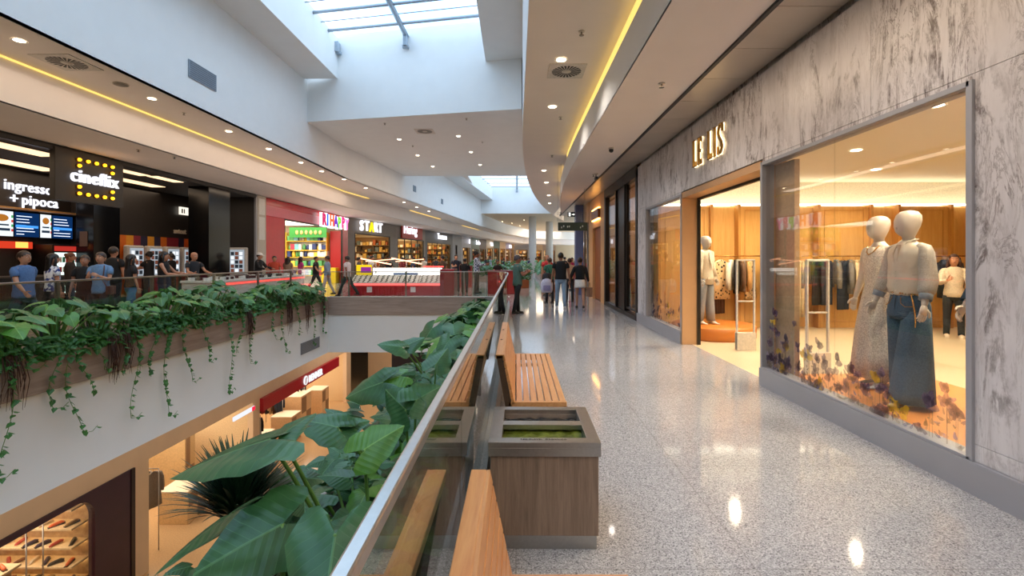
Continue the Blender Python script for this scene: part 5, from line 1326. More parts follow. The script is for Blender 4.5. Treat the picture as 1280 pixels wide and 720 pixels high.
for k, (x, y, w, d, h) in enumerate(((-1.25,21.2,1.25,.6,1.05),(-3.3,26,.9,.6,1.2))):
    t = thing('red_counter', ['red counter standing near the corner of the void','red counter farther behind the people at the kiosk'][k], 'counter', (x, y, 0), 0); m = MB(); m.box(0,w,0,d,0,h-.04); m.build('body', mat('#9c2a26', .35), t, bevel=.01); m = MB(); m.box(-.02,w+.02,-.02,d+.02,h-.04,h); m.build('top', mat('#7d2320', .3), t)
# far columns, planters of the next void
m = MB(); m.lathe([(.45,0),(.45,6.68)], (2.0,58), 24); struct(m.build('pillar_1', WHITE)); m = MB(); m.lathe([(.5,0),(.5,6.68)], (4.6,66), 24); struct(m.build('pillar_2', WHITE))
for k, (x0, x1, y0, y1) in enumerate(((-3.2,.5,32.6,33.4),(.1,.7,25.8,32.4),(-6,1.6,46,46.9),(1.8,2.4,36,45))):
    t = thing('planter', ['wooden planter with bushes behind the red kiosk','wooden planter with bushes along the far walkway','long planter across the second void','planter along the edge of the second void'][k], 'planter', (0,0,0)); m = MB(); m.box(x0,x1,y0,y1,0,.45); m.build('trough', WOOD_DOOR if k == 1 else WOOD_CLADX, t, bevel=.01)
    mm, uv = MB(), []; r = random.Random(k)
    for q in range(380): leaf(mm, uv, (r.uniform(x0,x1), r.uniform(y0,y1), .4+r.random()**1.3*(.75+.3*math.sin(q))), (r.uniform(-1,1), r.uniform(-1,.4), r.uniform(-.4,.6)), (r.uniform(-.4,.4),-.5,1), r.uniform(.18,.36), .9, .2, .2, .02, 0, HEART, 1)
    mm.build('foliage', LEAF_M, t, uvs=uv)
t = thing('parasol', 'small lilac domed parasol on a pole beside the far planters', 'parasol', (.58, 34.3, 0)); m = MB(); m.lathe([(.40,.95),(.38,1.1),(.30,1.26),(.16,1.37),(.02,1.41)], (0,0), 20); m.build('canopy', mat('#8f7fb5', .7), t); m = MB(); m.lathe([(.2,0),(.2,.03),(.02,.05),(.02,1.38)], (0,0), 12); m.build('pole', STEEL, t)
t = thing('bench', 'boxy brown bench in the far walkway near the man in red', 'bench', (1.25, 22.5, 0)); m = MB(); m.box(0,.75,0,1.2,.0,.36); m.build('base', WOOD_DOOR, t, bevel=.01); m = MB(); m.box(-.02,.77,-.02,1.22,.36,.42); m.build('seat', WOOD_BENCH, t, bevel=.01)
# hanging directory and exit signs
t = thing('directory_sign', 'dark green hanging direction board with pale pictograms over the walkway', 'sign', (1.40, 16, 2.50)); m = MB(); m.box(0, .98, 0, .05, 0, .28); m.build('board', mat('#3f4a3e', .5), t, bevel=.006)
m = MB()
for u in (.12,.19,.32,.38,.75,.82): m.ell((u,-.004,.13+.02*math.sin(u*40)), (.022,.004,.035), 8, 6)
m.build('pictogram', mat('#cfd3c8', .5), t); m = MB(); m.tube([(.1,.025,.28),(.1,.025,2.25)], .006, 5); m.tube([(.88,.025,.28),(.88,.025,1.42)], .006, 5); m.build('cable', STEEL, t)
t = thing('exit_sign', 'clear hanging panel with a black exit pictogram and arrow above the green board', 'sign', (1.38, 16.2, 2.82)); g = MB(); g.box(0,1.0,0,.008,0,.33); g.build('panel', glass('faint_panel', (.93,.93,.93), .05, .5), t); m = MB(); m.box(.36,.62,-.012,-.002,.16,.32); m.build('plate', BLACK, t); m = MB(); m.box(.50,.60,-.016,-.012,.23,.25); m.prism([(.56,.20),(.60,.24),(.56,.28)], lambda u,v,d:(u,d,v), -.016, -.012); m.box(.40,.46,-.016,-.012,.18,.30); m.build('pictogram', emis('#f2f2ea', 1.5), t); m = MB(); m.tube([(.03,0,.33),(.03,0,1.95)], .005, 5); m.tube([(.97,0,.33),(.97,0,1.1)], .005, 5); m.build('cable', STEEL, t)
# ------------------------------------------------------------------ visitors
def pp(label, px, X=None, Y=None, **k):
    if Y is None: Y = on_x(px, X)
    else: X = (px-CXP)/FPX*Y
    return person(label, X, Y, k.pop('heading', 0), **k)
GR = 'visitors'
def short_skirt(t, J):
    dz = J['dz']; m = MB(); m.loft([ringz(0,.004,1.02+dz,.145,.115), ringz(0,.004,.93+dz,.18,.145), ringz(0,.004,.80+dz,.19,.16), ringz(0,.004,.72+dz,.195,.165)], False); m.build('skirt', mat('#e2ded8',.8), t, solid=.004)
    m = MB(); w = J['wr',1]; m.obox(w+Vector((.0,0,-.38)), (.12,.24,.30)); m.build('paper_bag', mat('#8a6a52',.7), t, bevel=.006) if False else None

toR, toL, away, tocam = -PI/2*-1, -PI/2, PI, 0.0     # heading 0 faces the camera; +90 deg faces +X
pp('person in blue shirt and tan scarf walking past the popcorn counter, at the left edge', 30, -9.2, heading=PI/2, h=1.74, top=('#4f6f9c','short'), bottom=('#23262e','trousers'), hair=('#3a2a20','short'), legs=LEG_WALK, arms=ARM_WALK, skin='#b98667')
pp('woman in white blouse with blue flowers, long dark hair, seen from behind', 66, -9.7, heading=PI*.85, h=1.66, top=(fabric('blue_flower_print', '#22357a', '#e4e6ea', 9, (.44,.5)),'short'), bottom=('#1c1d22','trousers'), hair=('#14100e','long'), female=True)
pp('woman in black top with brown hair beside the woman in denim blue', 106, -9.45, heading=.5, h=1.64, top=('#17171a','short'), bottom=('#202126','trousers'), hair=('#3a261c','short'), female=True, legs=LEG_STEP)
pp('woman in loose denim blue blouse with a bag strap, walking by the planter', 126, -9.0, heading=.25, h=1.74, top=('#6a8db3','short',.86), bottom=('#1f2026','trousers'), hair=('#33211a','bun'), female=True, legs=LEG_WALK, arms=ARM_FOLD, skin='#c79273', extras=[strap('#5a3428')], lv=2)
pp('man all in black seen from behind near the dark pillar', 142, -10.4, heading=PI, h=1.86, top=('#141416','short'), bottom=('#17171a','trousers'))
pp('woman with long dark hair, black top and blue jeans with her back turned', 164, -9.3, heading=2.6, h=1.67, top=('#1b1a1d','short'), bottom=('#3f5f86','trousers'), hair=('#17110f','long'), female=True, legs=LEG_STEP)
pp('woman with long black hair in sleeveless black top beside the planter railing', 205, -9.05, heading=PI/2+.3, h=1.74, top=('#121214','none'), bottom=('#17181c','trousers'), hair=('#120e0d','long'), female=True, arms=ARM_TABLE)
pp('brown haired woman waiting at the popcorn counter', 88, -12.4, heading=2.2, h=1.72, top=('#2a211d','long'), bottom=('#1e1e22','trousers'), hair=('#6a3d24','bun'), female=True)
pp('person with dark curly hair in black at the second ticket kiosk', 186, -12.9, heading=-PI/2, h=1.78, top=('#19191c','short'), hair=('#171210','curly'), arms=ARM_FRONT)
pp('person in dark clothes using the third ticket kiosk', 214, -12.8, heading=-PI/2, h=1.76, top=('#1e1b1f','short'), arms=ARM_FRONT)
pp('bald man in dark shirt stretching his arm toward the white kiosk', 238, -9.95, heading=PI/2-.4, h=1.76, top=('#23262c','short'), bottom=('#2a2b30','trousers'), hair=('#2a211c','bald'), arms=ARM_TABLE, lean=6)
pp('man in white cap and black jacket standing over the white kiosk', 320, -10.55, heading=PI/2, h=1.80, top=('#16171b','long'), bottom=('#1d1e22','trousers'), extras=[cap('#dad7d2')], arms=ARM_TABLE, lean=5)
pp('person in orange red clothes beside the toy shop entrance', 343, -10.4, heading=.6, h=1.68, top=('#b8432e','short'), bottom=('#7d2a22','trousers'))
pp('long haired woman in beige top in front of the toy shop', 360, -10.5, heading=PI, h=1.66, top=('#8a7460','short'), hair=('#1c1411','long'), female=True)
pp('woman in bright pink top in front of the toy shop', 376, -10.2, heading=2.4, h=1.66, top=('#c0408c','short'), hair=('#2b1c16','long'), female=True)
pp('person in black walking in front of the toy shelves', 395, -9.6, heading=PI/2, h=1.72, top=('#1d1c20','short'), legs=LEG_WALK, arms=ARM_WALK)
pp('person in grey blue top and pale trousers by the corner of the ivy planter', 409, Y=20.6, heading=-PI/2, h=1.70, top=('#7f92a6','long'), bottom=('#b5aca8','trousers'), legs=LEG_STEP, arms=ARM_WALK, hair=('#3b2a20','short'))
pp('man in white shirt and navy trousers striding beside the red kiosk', 434, Y=20.05, heading=-PI/2-.2, h=1.74, top=('#cdbfbe','short'), bottom=('#20222e','trousers'), legs=((24,4),(-24,14)), arms=ARM_WALK, skin='#8f5f46', lv=2)
pp('woman in charcoal top with dark hair behind the left end of the red kiosk', 449, Y=23.5, heading=2.0, h=1.64, top=('#3d3f48','short'), female=True, hair=('#16110f','bun'))
pp('man in white shirt leaning behind the red kiosk', 459, Y=24.2, heading=PI/2, h=1.74, top=('#e2ddd6','short'), arms=ARM_TABLE, lean=8)
pp('man in navy shirt standing at the right end of the red kiosk', 570, Y=23.0, heading=.4, h=1.76, top=('#1c2233','short'), arms=ARM_FRONT, skin='#c58f72')
pp('person in black jacket with back turned beside the dark red cabinet', 581, Y=21.7, heading=PI, h=1.58, top=('#101114','long'), bottom=('#141418','trousers'), hair=('#0f0d0c','short'), arms=ARM_FRONT)
pp('tall curly haired man in blue checked shirt by the void corner', 596, Y=21.6, heading=PI/2, h=1.88, top=(fabric('blue_check', '#1c2c52', '#cfd6e2', 16, (.3,.7), .85, 'check'),'long'), bottom=('#16181d','trousers'), hair=('#15100e','curly'), arms=ARM_FRONT, skin='#8c5a42')
pp('person in dark clothes behind the glass at the void corner', 622, Y=22.5, heading=.5, h=1.5, top=('#1f1a19','short'), bottom=('#221c1a','trousers'))
pp('old man in green shirt and black trousers with folded arms at the railing corner', 647, Y=13.6, heading=PI/2+.35, h=1.66, top=('#4f6b5f','short',.84), bottom=('#17171a','trousers'), hair=('#4a4347','short'), arms=ARM_FOLD, legs=((4,0),(-10,2)), skin='#a97058', lv=2)
pp('man in red polo shirt and beige trousers facing the camera', 684, Y=20.4, heading=.3, h=1.72, top=('#c53a42','short'), bottom=('#b99c7e','trousers'), hair=('#4c3a30','bald'), lv=2)
def backpack(t, J):
    dz = J['dz']; m = MB(); m.obox((0,.22,1.22+dz), (.30,.17,.42)); m.build('black_bag', mat('#1a1a1d',.7), t, bevel=.05)
pp('woman in green top carrying a black bag, behind the man in black', 687, Y=17.0, heading=PI+.3, h=1.60, top=('#3f7d62','short'), bottom=('#26262b','trousers'), female=True, hair=('#4a3324','short'), extras=[])
pp('man in black t shirt and pale jeans walking away', 701, Y=15.2, heading=PI, h=1.76, top=('#121317','short',.92), bottom=('#7f95aa','trousers'), shoe='#cfcfcf', hair=('#191310','short'), legs=((10,2),(-9,8)), arms=((6,10,10,0),(-4,10,8,0)), skin='#9a6a50', lv=2)
pp('woman in black long sleeved top and short white skirt walking away', 725, Y=15.2, heading=PI-.1, h=1.60, top=('#131316','long',1.0), bottom=('#e2ded8','none'), hair=('#241814','bun'), female=True, legs=((8,2),(-12,10)), arms=((6,22,6,0),(10,14,8,0)), skin='#b08066', shoe='#2a2322', lv=2, extras=[lambda t, J: short_skirt(t, J)])
pp('person in beige top between the couple walking away', 712, Y=17.6, heading=PI, h=1.58, top=('#c3a184','short'), bottom=('#2b2b30','trousers'), female=True, hair=('#3a261c','short'))
pp('woman in magenta dress farther down the walkway', 715, Y=24, heading=.2, h=1.62, top=('#b8356a','none'), bottom=('#b8356a','skirt'), female=True)
pp('man in beige shirt near the blue pillar far down the walkway', 722, Y=27, heading=.2, h=1.78, top=('#c9a98a','short'), bottom=('#8d7a68','trousers'))
cols = ['#23242a','#7d2f33','#2f3d5a','#c9c3b8','#3a3a3e','#5a4636','#1d1d22','#8a8f98']
far = [(486,26,'at the back of the red kiosk'),(503,27,'behind the lit back of the red kiosk'),(516,26.5,'behind the light bars of the red kiosk'),(530,30,'in front of the dark grey shop'),(545,31,'near the dark grey shop'),(553,23.5,'beside the red kiosk cabinet'),(608,40,'behind the far planters'),(613,44,'left of the far planters'),(630,41,'near the green far shop'),(655,50,'beyond the lilac pod'),(661,50.5,'right of the lilac pod'),(670,52,'by the first white column'),(706,34,'beyond the couple'),(478,33,'in front of the brown shop right of the toy shop'),(462,34,'near the edge of the toy shop')]
for k, (px, y, wh) in enumerate(far):
    pp(f'distant visitor in {["black","dark red","navy","pale grey","charcoal","brown","black","grey"][k%8]} {wh}', px, Y=y, heading=R.uniform(0,6), h=1.62+.02*(k%8), top=(cols[k%8],'short'), bottom=('#23242a','trousers'), female=k%2==0, hair=('#1c1512','short'))

t = thing('shopping_bag', 'brown paper bag carried by the woman in the white skirt', 'bag', (2.33, 15.2, .36), .3); m = MB(); m.box(-.05,.05,-.11,.11,0,.30); m.build('body', mat('#8a6a55',.7), t, bevel=.006); m = MB(); m.tube([(0,-.05,.3),(0,-.03,.45),(0,.03,.45),(0,.05,.3)], .006, 5); m.build('handle', mat('#6a4a38',.7), t)
t = thing('backpack', 'white and lilac backpack hanging beside the man in pale jeans', 'bag', (1.02, 15.9, .45), 0); m = MB(); m.lathe([(.17,0),(.2,.1),(.2,.3),(.14,.42),(.05,.46)], (0,0), 16, ky=.55); m.build('body', mat('#c9c3d2',.7), t); m = MB(); m.tube([(-.1,.0,.4),(-.06,.0,.62),(.06,.0,.62),(.1,0,.4)], .018, 6); m.build('strap', mat('#2a2a30',.7), t); m = MB(); m.box(-.12,.12,-.13,-.1,.06,.24); m.build('pocket', mat('#8f86a6',.7), t, bevel=.01)
t = thing('handbag', 'black bag hanging from the arm of the woman in green', 'bag', (1.08, 16.6, .72), 0); m = MB(); m.lathe([(.16,0),(.19,.08),(.17,.3),(.08,.36)], (0,0), 16, ky=.6); m.build('body', mat('#16161a',.6), t); m = MB(); m.tube([(-.1,0,.33),(0,0,.6),(.1,0,.33)], .014, 6); m.build('strap', mat('#16161a',.6), t)
# ------------------------------------------------------------------ lower level shops
XL = -9.5
LC = mat('#e2c6a4', .7, nscale=2, amt=.03, name='warm_beige_paint')
m = MB(); m.box(XL-.15, XL, YB, 27.6, -3.62, -1.41); m.box(XL-.15, XL, 11.92, 12.42, -6.5, -3.62); m.box(XL-.2, XL, 17.35, 17.8, -6.5, -3.62); m.box(XL-.2, XL, 26.9, 27.6, -6.5, -3.62); m.box(XL-.2, XL+.01, YB, 7.2, -6.5, -3.62)
struct(m.build('wall_lower_left', LC))
m = MB(); m.box(-13.6, -13.5, YB, 30, -6.5, -1.41); m.box(-13.5, XL, 6.9, 7.0, -6.5, -1.42); m.box(-13.5, XL-.1, 11.2, 11.3, -6.5, -1.42); m.box(-13.5, XL-.1, 17.5, 17.6, -6.5, -1.42); m.box(-13.5, XL-.1, 27.3, 27.4, -6.5, -1.42)
struct(m.build('wall_lower_back', mat('#e3c79b', .7)))
m = MB(); m.box(-13.6, XL-.1, 6.9, 28, -3.3, -3.2); struct(m.build('ceiling_lower_shops', mat('#efe0c4', .8)))
STONE = fabric('rough_cream_stone', '#a98a63', '#d9bd92', 5, (.3,.7), .9)
m = MB(); m.box(-13.4, XL-.25, 11.0, 11.15, -6.5, -3.35); struct(m.build('wall_stone', STONE))
# purple portal with a rounded inner corner
PUR = mat('#3a2132', .3, nscale=3, amt=.1, name='plum_panel')
m = MB(); pts = [(11.92,-6.5),(11.92,-3.62),(7.0,-3.62),(7.0,-3.75),(10.35,-3.75)] + [(10.35+.45*math.sin(a*PI/16), -4.2+.45*math.cos(a*PI/16)) for a in range(0,9)] + [(10.8,-6.5)]
m.prism(pts, lambda u, w, d: (d, u, w), XL-.12, XL+.03); o = struct(m.build('wall_portal', PUR))
m = MB(); m.box(XL+.02, XL+.05, 11.80, 11.92, -6.5, -3.62); m.build('edge_strip', mat('#1d1018', .3), o)
m = MB(); prev = None
gl = MB(); gl.box(XL-.02, XL-.005, 7.2, 10.8, -6.5, -3.75); gl.build('pane', GLASS_SHOP, o)
for k, y in enumerate((8.9, 9.75, 10.25)):
    t = thing('display_post', f'thin metal display post in the lower shoe shop window, {ORD[k]} from the left', 'post', (XL-.3-.15*k, y, -6.5), 0, 'display posts'); b = MB(); b.tube([(0,0,0),(0,0,2.6)], .014, 6); b.build('pole', STEEL, t); b = MB(); b.box(-.09,.09,-.09,.09,0,.015); b.build('foot', STEEL, t)
SHW = mat('#e0c79c', .5)
scol = [mat(c,.4) for c in ('#7a4a2b','#d9622b','#1c1a1a','#d8c9b2','#3a2a48','#9a7a4a','#b23a2a','#e7ded0')]
shoe_me = {}
def shoe_meshes():
    for k, c in enumerate(scol):
        b = MB(); b.tube([(0,.11,.035),(0,.06,.055),(0,-.02,.045),(0,-.10,.03),(0,-.145,.02)], [.028,.036,.036,.036,.018], 8, True)
        up = b.build('shoe', c); s = MB(); s.obox((0,-.02,.006), (.075,.28,.014)); s.obox((0,.10,.02), (.05,.06,.04)) if k%2 else None
        so = s.build('sole', BLACK if k%3 else SHW, up); shoe_me[k] = up
shoe_meshes(); used_shoe = set()
SHN = ['brown','orange','black','beige','plum','tan','red','ivory']
def put_shoe(k, loc, rz, label):
    src = shoe_me[k]
    if k not in used_shoe: o = src; used_shoe.add(k); o.location = loc; o.rotation_euler = (0,0,rz)
    else: o = dup(src, loc, rz)
    tag(o, label, 'shoe', 'shoes in the lower shop')
r = random.Random(21)
for si, z in enumerate((-3.98, -4.40, -4.82, -5.24, -5.66)):
    t = thing('wall_shelf', f'lit cream shelf of shoes on the stone wall, {ORD[si]} from the top', 'shelf', (-11.5, 10.8, z), 0, 'shoe shelves'); b = MB(); b.box(-1.75, 1.7, -.22, .2, -.045, 0); b.build('board', SHW, t, bevel=.004); b = MB(); b.box(-1.7, 1.65, .14, .17, -.065, -.046); b.build('light_strip', emis('#ffd79a', 7), t)
    for q in range(12): put_shoe(r.randrange(8), (-13.1+q*.285, 10.76+r.uniform(-.05,.05), z), r.uniform(-.9,.9), f'shoe on the {ORD[si]} lit shelf from the top, {ORD[q]} from its left end')
for ti, (x, y, z, w, d) in enumerate(((-10.75,9.2,-4.75,1.0,1.5),(-11.75,9.6,-4.45,.85,1.2))):
    t = thing('display_table', ['low cream display table with orange shoes behind the lower shop window','taller cream display table behind the orange shoes'][ti], 'table', (x, y, -6.5), 0, 'shoe display tables'); h = z+6.5; b = MB(); b.box(-w/2,w/2,-d/2,d/2,h-.05,h); b.build('tabletop', SHW, t, bevel=.005); b = MB(); b.box(-w/2+.1,w/2-.1,-d/2+.1,d/2-.1,0,h-.05); b.build('base', mat('#b98f5c',.6), t)
    for q in range(12): put_shoe([1,1,3,0,6,1,7,2][(q*3+ti)%8], (x-w/2+.16+(q%3)*.32, y-d/2+.17+(q//3)*.38 if ti == 0 else y-d/2+.15+(q//3)*.29, z), r.uniform(-.5,.5)+1, f'shoe on the {["low","taller"][ti]} display table, {ORD[q%3]} in its {ORD[q//3]} row')
# clothes shop
rk = thing('clothes_rail', 'clothes rail with taupe jackets in the lower shop beside the beige pillar', 'clothes rail', (0,0,0), 0, 'clothes rails'); b = MB(); b.tube([(-11.6,13.3,-4.25),(-9.9,13.3,-4.25)], .014, 6); b.build('bar', STEEL, rk)
for xx in (-11.6,-9.9): b = MB(); b.tube([(xx,13.3,-4.25),(xx,13.3,-6.5)], .014, 6); b.build('leg', STEEL, rk)
tp = [mat(c,.85) for c in ('#9a8b7d','#a99a8a','#867a6e','#b5a796')]
for k in range(11): garment(-11.45+k*.14, 13.3, -4.27, 'coat', tp[k%4], f'taupe jacket on the lower shop rail, {ORD[k]} from its far end', 1.25, drop=1.05)
for k, (x, y, w, d, h, c) in enumerate(((-10.4,15.0,.9,.9,1.0,'#d8b98a'),(-11.8,16.2,1.6,.5,2.2,'#c9a878'),(-10.6,19.6,1.0,1.0,.95,'#dcb88a'),(-10.2,21.3,.9,.9,1.2,'#c9a57c'),(-10.6,22.9,1.2,1.1,1.65,'#dcb586'),(-12,20.5,1.5,.6,1.9,'#a98a68'),(-10.4,25.2,.8,.9,1.3,'#d6b084'))):
    t = thing('display_block', f'beige display block with checkered sides in the lower shops, {ORD[k]} from the near end', 'display block', (x, y, -6.5), 0, 'display blocks'); b = MB(); b.box(-w/2,w/2,-d/2,d/2,0,h-.04); b.build('body', mat(c,.5), t, bevel=.006); b = MB(); b.box(-w/2-.01,w/2+.01,-d/2-.01,d/2+.01,h-.04,h); b.build('top', mat('#ead9bd',.4), t); b = MB(); b.box(w/2, w/2+.005, -d/2+.05, 0, h*.5, h-.1); b.box(w/2, w/2+.005, 0, d/2-.05, .05, h*.5); b.build('dark_square', mat('#8a6a4c',.5), t)
for ri, (x0, y) in enumerate(((-11.8,18.6),(-12.4,21.6),(-12.4,23.8))):
    rk = thing('clothes_rail', f'packed clothes rail inside the lower shop with the red sign, {ORD[ri]} from the near end', 'clothes rail', (0,0,0), 0, 'clothes rails'); b = MB(); b.tube([(x0,y,-4.5),(x0+1.9,y,-4.5)], .014, 6); b.build('bar', STEEL, rk)
    for xx in (x0,x0+1.9): b = MB(); b.tube([(xx,y,-4.5),(xx,y,-6.5)], .014, 6); b.build('leg', STEEL, rk)
    for k in range(11): nm = R.randrange(8); garment(x0+.12+k*.165, y, -4.52, 'shirt' if False else 'top', [NAMES[nm][1], mat('#b5552a',.8), mat('#8d2b2f',.8)][0 if k%3 else R.randrange(3)], f'garment on the {ORD[ri]} rail of the lower red sign shop, {ORD[k]} from its far end', 1.25, drop=.85)
def dark_outfit(t, J):
    dz = J['dz']; m = MB(); m.loft(torso_loft(dz, .84, True, .015), False); m.build('jacket', mat('#17171b',.7), t, solid=.004); m = MB()
    for s in (1,-1): m.tube([J['hip',s], J['knee',s], J['ankle',s]], [.10,.075,.06], 10, True)
    m.build('trousers', mat('#26262c',.8), t)
for k, (x, y) in enumerate(((-10.75,22.75),(-10.4,23.1))): mannequin(f'dark dressed mannequin on the tall block under the red sign, {["nearer","farther"][k]} one', x, y, -6.5+1.65, PI/2, 1.2, cloth=dark_outfit, group='mannequins under the red sign')
# red fascia and white sign
m = MB(); m.box(XL-.02, XL+.14, 17.8, 25.4, -4.10, -3.62); o = m.build('fascia', mat('#b3152a', .35, name='red_fascia')); 
t = thing('shop_sign', 'white capital lettering with round emblem on the red band of the lower shop', 'sign', (XL+.15, 21.1, -4.02)); o.parent = t; o.location = (-(XL+.15), -21.1, 4.02)
text('lettering', 'RENNER', .42, emis('#ffffff', .75), t, (.02, .52, .03), FACE_PX, .02, bold=.012, sx=.95)
b = MB(); b.prism([(.22+.2*math.cos(a*PI/12), .19+.2*math.sin(a*PI/12)) for a in range(24)], lambda u, v, d: (d, u, v), .0, .03); b.build('emblem', emis('#ffffff', .75), t)
b = MB(); b.tube([(.035,.16,.05),(.035,.20,.28),(.035,.30,.29)], .022, 6); b.build('emblem_mark', mat('#b3152a',.4), t)
t = thing('light_sign', 'small lit white and red panel left of the red band of the lower shop', 'sign', (XL+.04, 15.9, -3.98)); b = MB(); b.box(-.05, 0, .2, 1.5, .08, .22); b.build('panel', emis('#f0f2ff', .8), t); b = MB(); b.box(0, .01, 1.3, 1.5, .08, .22); b.build('red_end', emis('#d0203a', 1.2), t)
m = MB(); m.box(-9.4, -7.9, 30.5, 30.7, -6.5, -1.42); struct(m.build('wall_lower_far_cream', LC)); m = MB(); m.box(-7.9, -2, 30.5, 30.7, -6.5, -1.42); struct(m.build('wall_lower_far', mat('#1d2233', .35, name='navy_panel')))
m = MB(); m.box(XV+.003, XV+.02, 13.25, 14.5, -1.10, -.78); o = m.build('air_grille', mat('#8c8d90', .5)); tag(o, 'grey air grille low on the white slab face near the void corner', 'vent')
g = MB()
for k in range(9): g.box(XV+.02, XV+.026, 13.27, 14.48, -1.08+k*.033, -1.065+k*.033)
g.build('slat', mat('#6c6d70', .5), o)
# ------------------------------------------------------------------ ceiling fittings
DOWN = []
LENS = emis('#ffe9c8', 14, 'downlight_lens'); RIM = mat('#f2efe9', .4)
GRP = 'recessed downlights'
dproto = [None]
def downlight(p, label, pw, rad_=.085):
    if dproto[0] is None:
        t = thing('downlight', label, 'downlight', p, 0, GRP); b = MB(); b.lathe([(.105,-.006),(.105,.0),(.078,.0),(.078,-.004)], (0,0), 20, caps=False); b.build('trim_ring', RIM, t); b = MB(); b.lathe([(.078,-.003),(.078,-.001)], (0,0), 20); b.build('lens', LENS, t); dproto[0] = t
    else: dup(dproto[0], p, label=label)
    if pw: DOWN.append((p, pw))
def pcl(px, py, z, e=.008): p = on_z(px, py, z); return (p[0], p[1], z-e)
for k, (px, py) in enumerate(((701.5,74),(690.5,133),(680,213),(683,228),(686,244),(687,254))): downlight(pcl(px,py,4.74), f'downlight in the curved soffit over the walkway, {ORD[k]} from the camera', 0 if k > 3 else 60)
for k, (px, py) in enumerate(((24,50),(190,123),(286,164),(336,186),(376,203),(402,214),(430,224),(457,235),(505,252.6),(521,259),(536,264))): downlight(pcl(px,py,5.25), f'downlight in the left soffit above the cove, {ORD[k]} from the camera', 0)
for k, (px, py) in enumerate(((499,174),(573,170),(522,194),(588.6,190),(541,208),(600,206))): downlight(pcl(px,py,6.68), f'downlight under the white cross beam, {ORD[k]} counted from the camera', 160 if k in (0,1,4,5) else 0)
for k, (px, py) in enumerate(((632,285),(640,279),(650,282),(655,275),(662,281),(628,277))): downlight(pcl(px,py,6.68), f'downlight in the far cream ceiling, {ORD[k]} from the left cluster', 0, .085)
for k, (x, y) in enumerate(((4.6,4.6),(4.9,5.6),(5.6,5.2),(4.2,3.7),(6.4,6.6),(5.6,7.9),(7.6,7.6),(5.0,9.4),(7.2,9.6),(4.2,9.2))): downlight((x,y,SZ-.008), f'downlight in the fashion shop ceiling, {ORD[k]} of the scattered ones', 0); DOWN.append(((x,y,SZ-.01), 135, '#ffeccb', 155))
SPR = mat('#8f877c', .4, .6)
def sprinkler(px, py, z, k, where):
    p = pcl(px, py, z, 0); t = thing('sprinkler', f'sprinkler head {where}, {ORD[k]} from the camera', 'sprinkler', p, 0, 'sprinkler heads'); b = MB(); b.lathe([(.045,-.012),(.045,0)], (0,0), 12); b.build('plate', mat('#cfc6ba',.5), t); b = MB(); b.lathe([(.012,-.012),(.012,-.05),(.035,-.055),(.035,-.06)], (0,0), 10); b.build('head', SPR, t)
for k, (px, py) in enumerate(((727,39),(701,146),(690,194),(742,218) )): sprinkler(px, py, 4.74 if k < 3 else 3.9, k, 'in the walkway soffit')
sprinkler(827, 104, 3.9, 0, 'in the lower tray above the fashion shop')
for k, (px, py) in enumerate(((481,154),(583,148),(603,177),(516,182))): sprinkler(px, py, 6.68, k, 'under the cross beam')
for k, (px, py) in enumerate(((230,141),(173,187),(218,196))): sprinkler(px, py, 5.25 if k == 0 else 4.35, k, 'in the left soffits')
def diffuser(px, py, z, label, s=.62):
    p = pcl(px, py, z, .002); t = thing('air_diffuser', label, 'vent', p, 0, 'square swirl diffusers'); b = MB(); b.box(-s/2,s/2,-s/2,s/2,-.012,0); b.build('plate', mat('#d8d0c6', .5), t, bevel=.004); b = MB(); n = 24
    for k in range(n):
        a = 2*PI*k/n; r0, r1 = s*.13, s*.40; c, q = math.cos(a), math.sin(a); c2, q2 = math.cos(a+.17), math.sin(a+.17)
        b.add([(r0*c,r0*q,-.0135),(r1*c,r1*q,-.0135),(r1*c2,r1*q2,-.0135),(r0*c2*1.0,r0*q2,-.0135)], [(0,3,2,1)])
    b.build('slot', mat('#3b3733', .6), t); b = MB(); b.lathe([(s*.1,-.018),(s*.1,-.012)], (0,0), 16); b.build('hub', mat('#cfc7bd', .5), t)
diffuser(708, 88.6, 4.74, 'square swirl air diffuser in the walkway soffit'); diffuser(84, 78, 5.25, 'square swirl air diffuser in the left soffit', .75); diffuser(531, 164, 6.68, 'square swirl air diffuser under the cross beam', .75)
p = pcl(151, 105, 5.25); t = thing('ceiling_speaker', 'round grey ceiling speaker in the left soffit', 'speaker', p); b = MB(); b.lathe([(.14,-.012),(.14,0)], (0,0), 20); b.build('ring', mat('#b8afa5',.5), t); b = MB(); b.lathe([(.12,-.016),(.12,-.012)], (0,0), 20); b.build('grille', mat('#8a8279',.7), t)
for k, (px, py, w, h) in enumerate(((253,95,1.05,.42),(518,236,.55,.4),(552,252,.55,.4),(584,266,.5,.4))):
    y = 7.8*600/(645-px)
    for _ in range(20): y = -BK(y)*600/(645-px)
    z = EYE + (CYP-py)/FPX*y; d = (BK(y+1)-BK(y-1))/2
    t = thing('wall_vent', ['large grey vent grille on the white bulkhead above the cinema','small vent on the far bulkhead, nearest of three','small vent on the far bulkhead, middle of three','small vent on the far bulkhead, farthest of three'][k], 'vent', (BK(y)+.005, y, z), math.atan2(1,d)-PI/2, 'bulkhead vents'); b = MB(); b.box(0,.02,-w/2,w/2,-h/2,h/2); b.build('frame', mat('#8c97a3',.5), t); b = MB()
    for q in range(8): b.box(.02,.03,-w/2+.04,w/2-.04,-h/2+.03+q*h*.12,-h/2+.05+q*h*.12)
    b.build('slat', mat('#6d7884',.5), t)
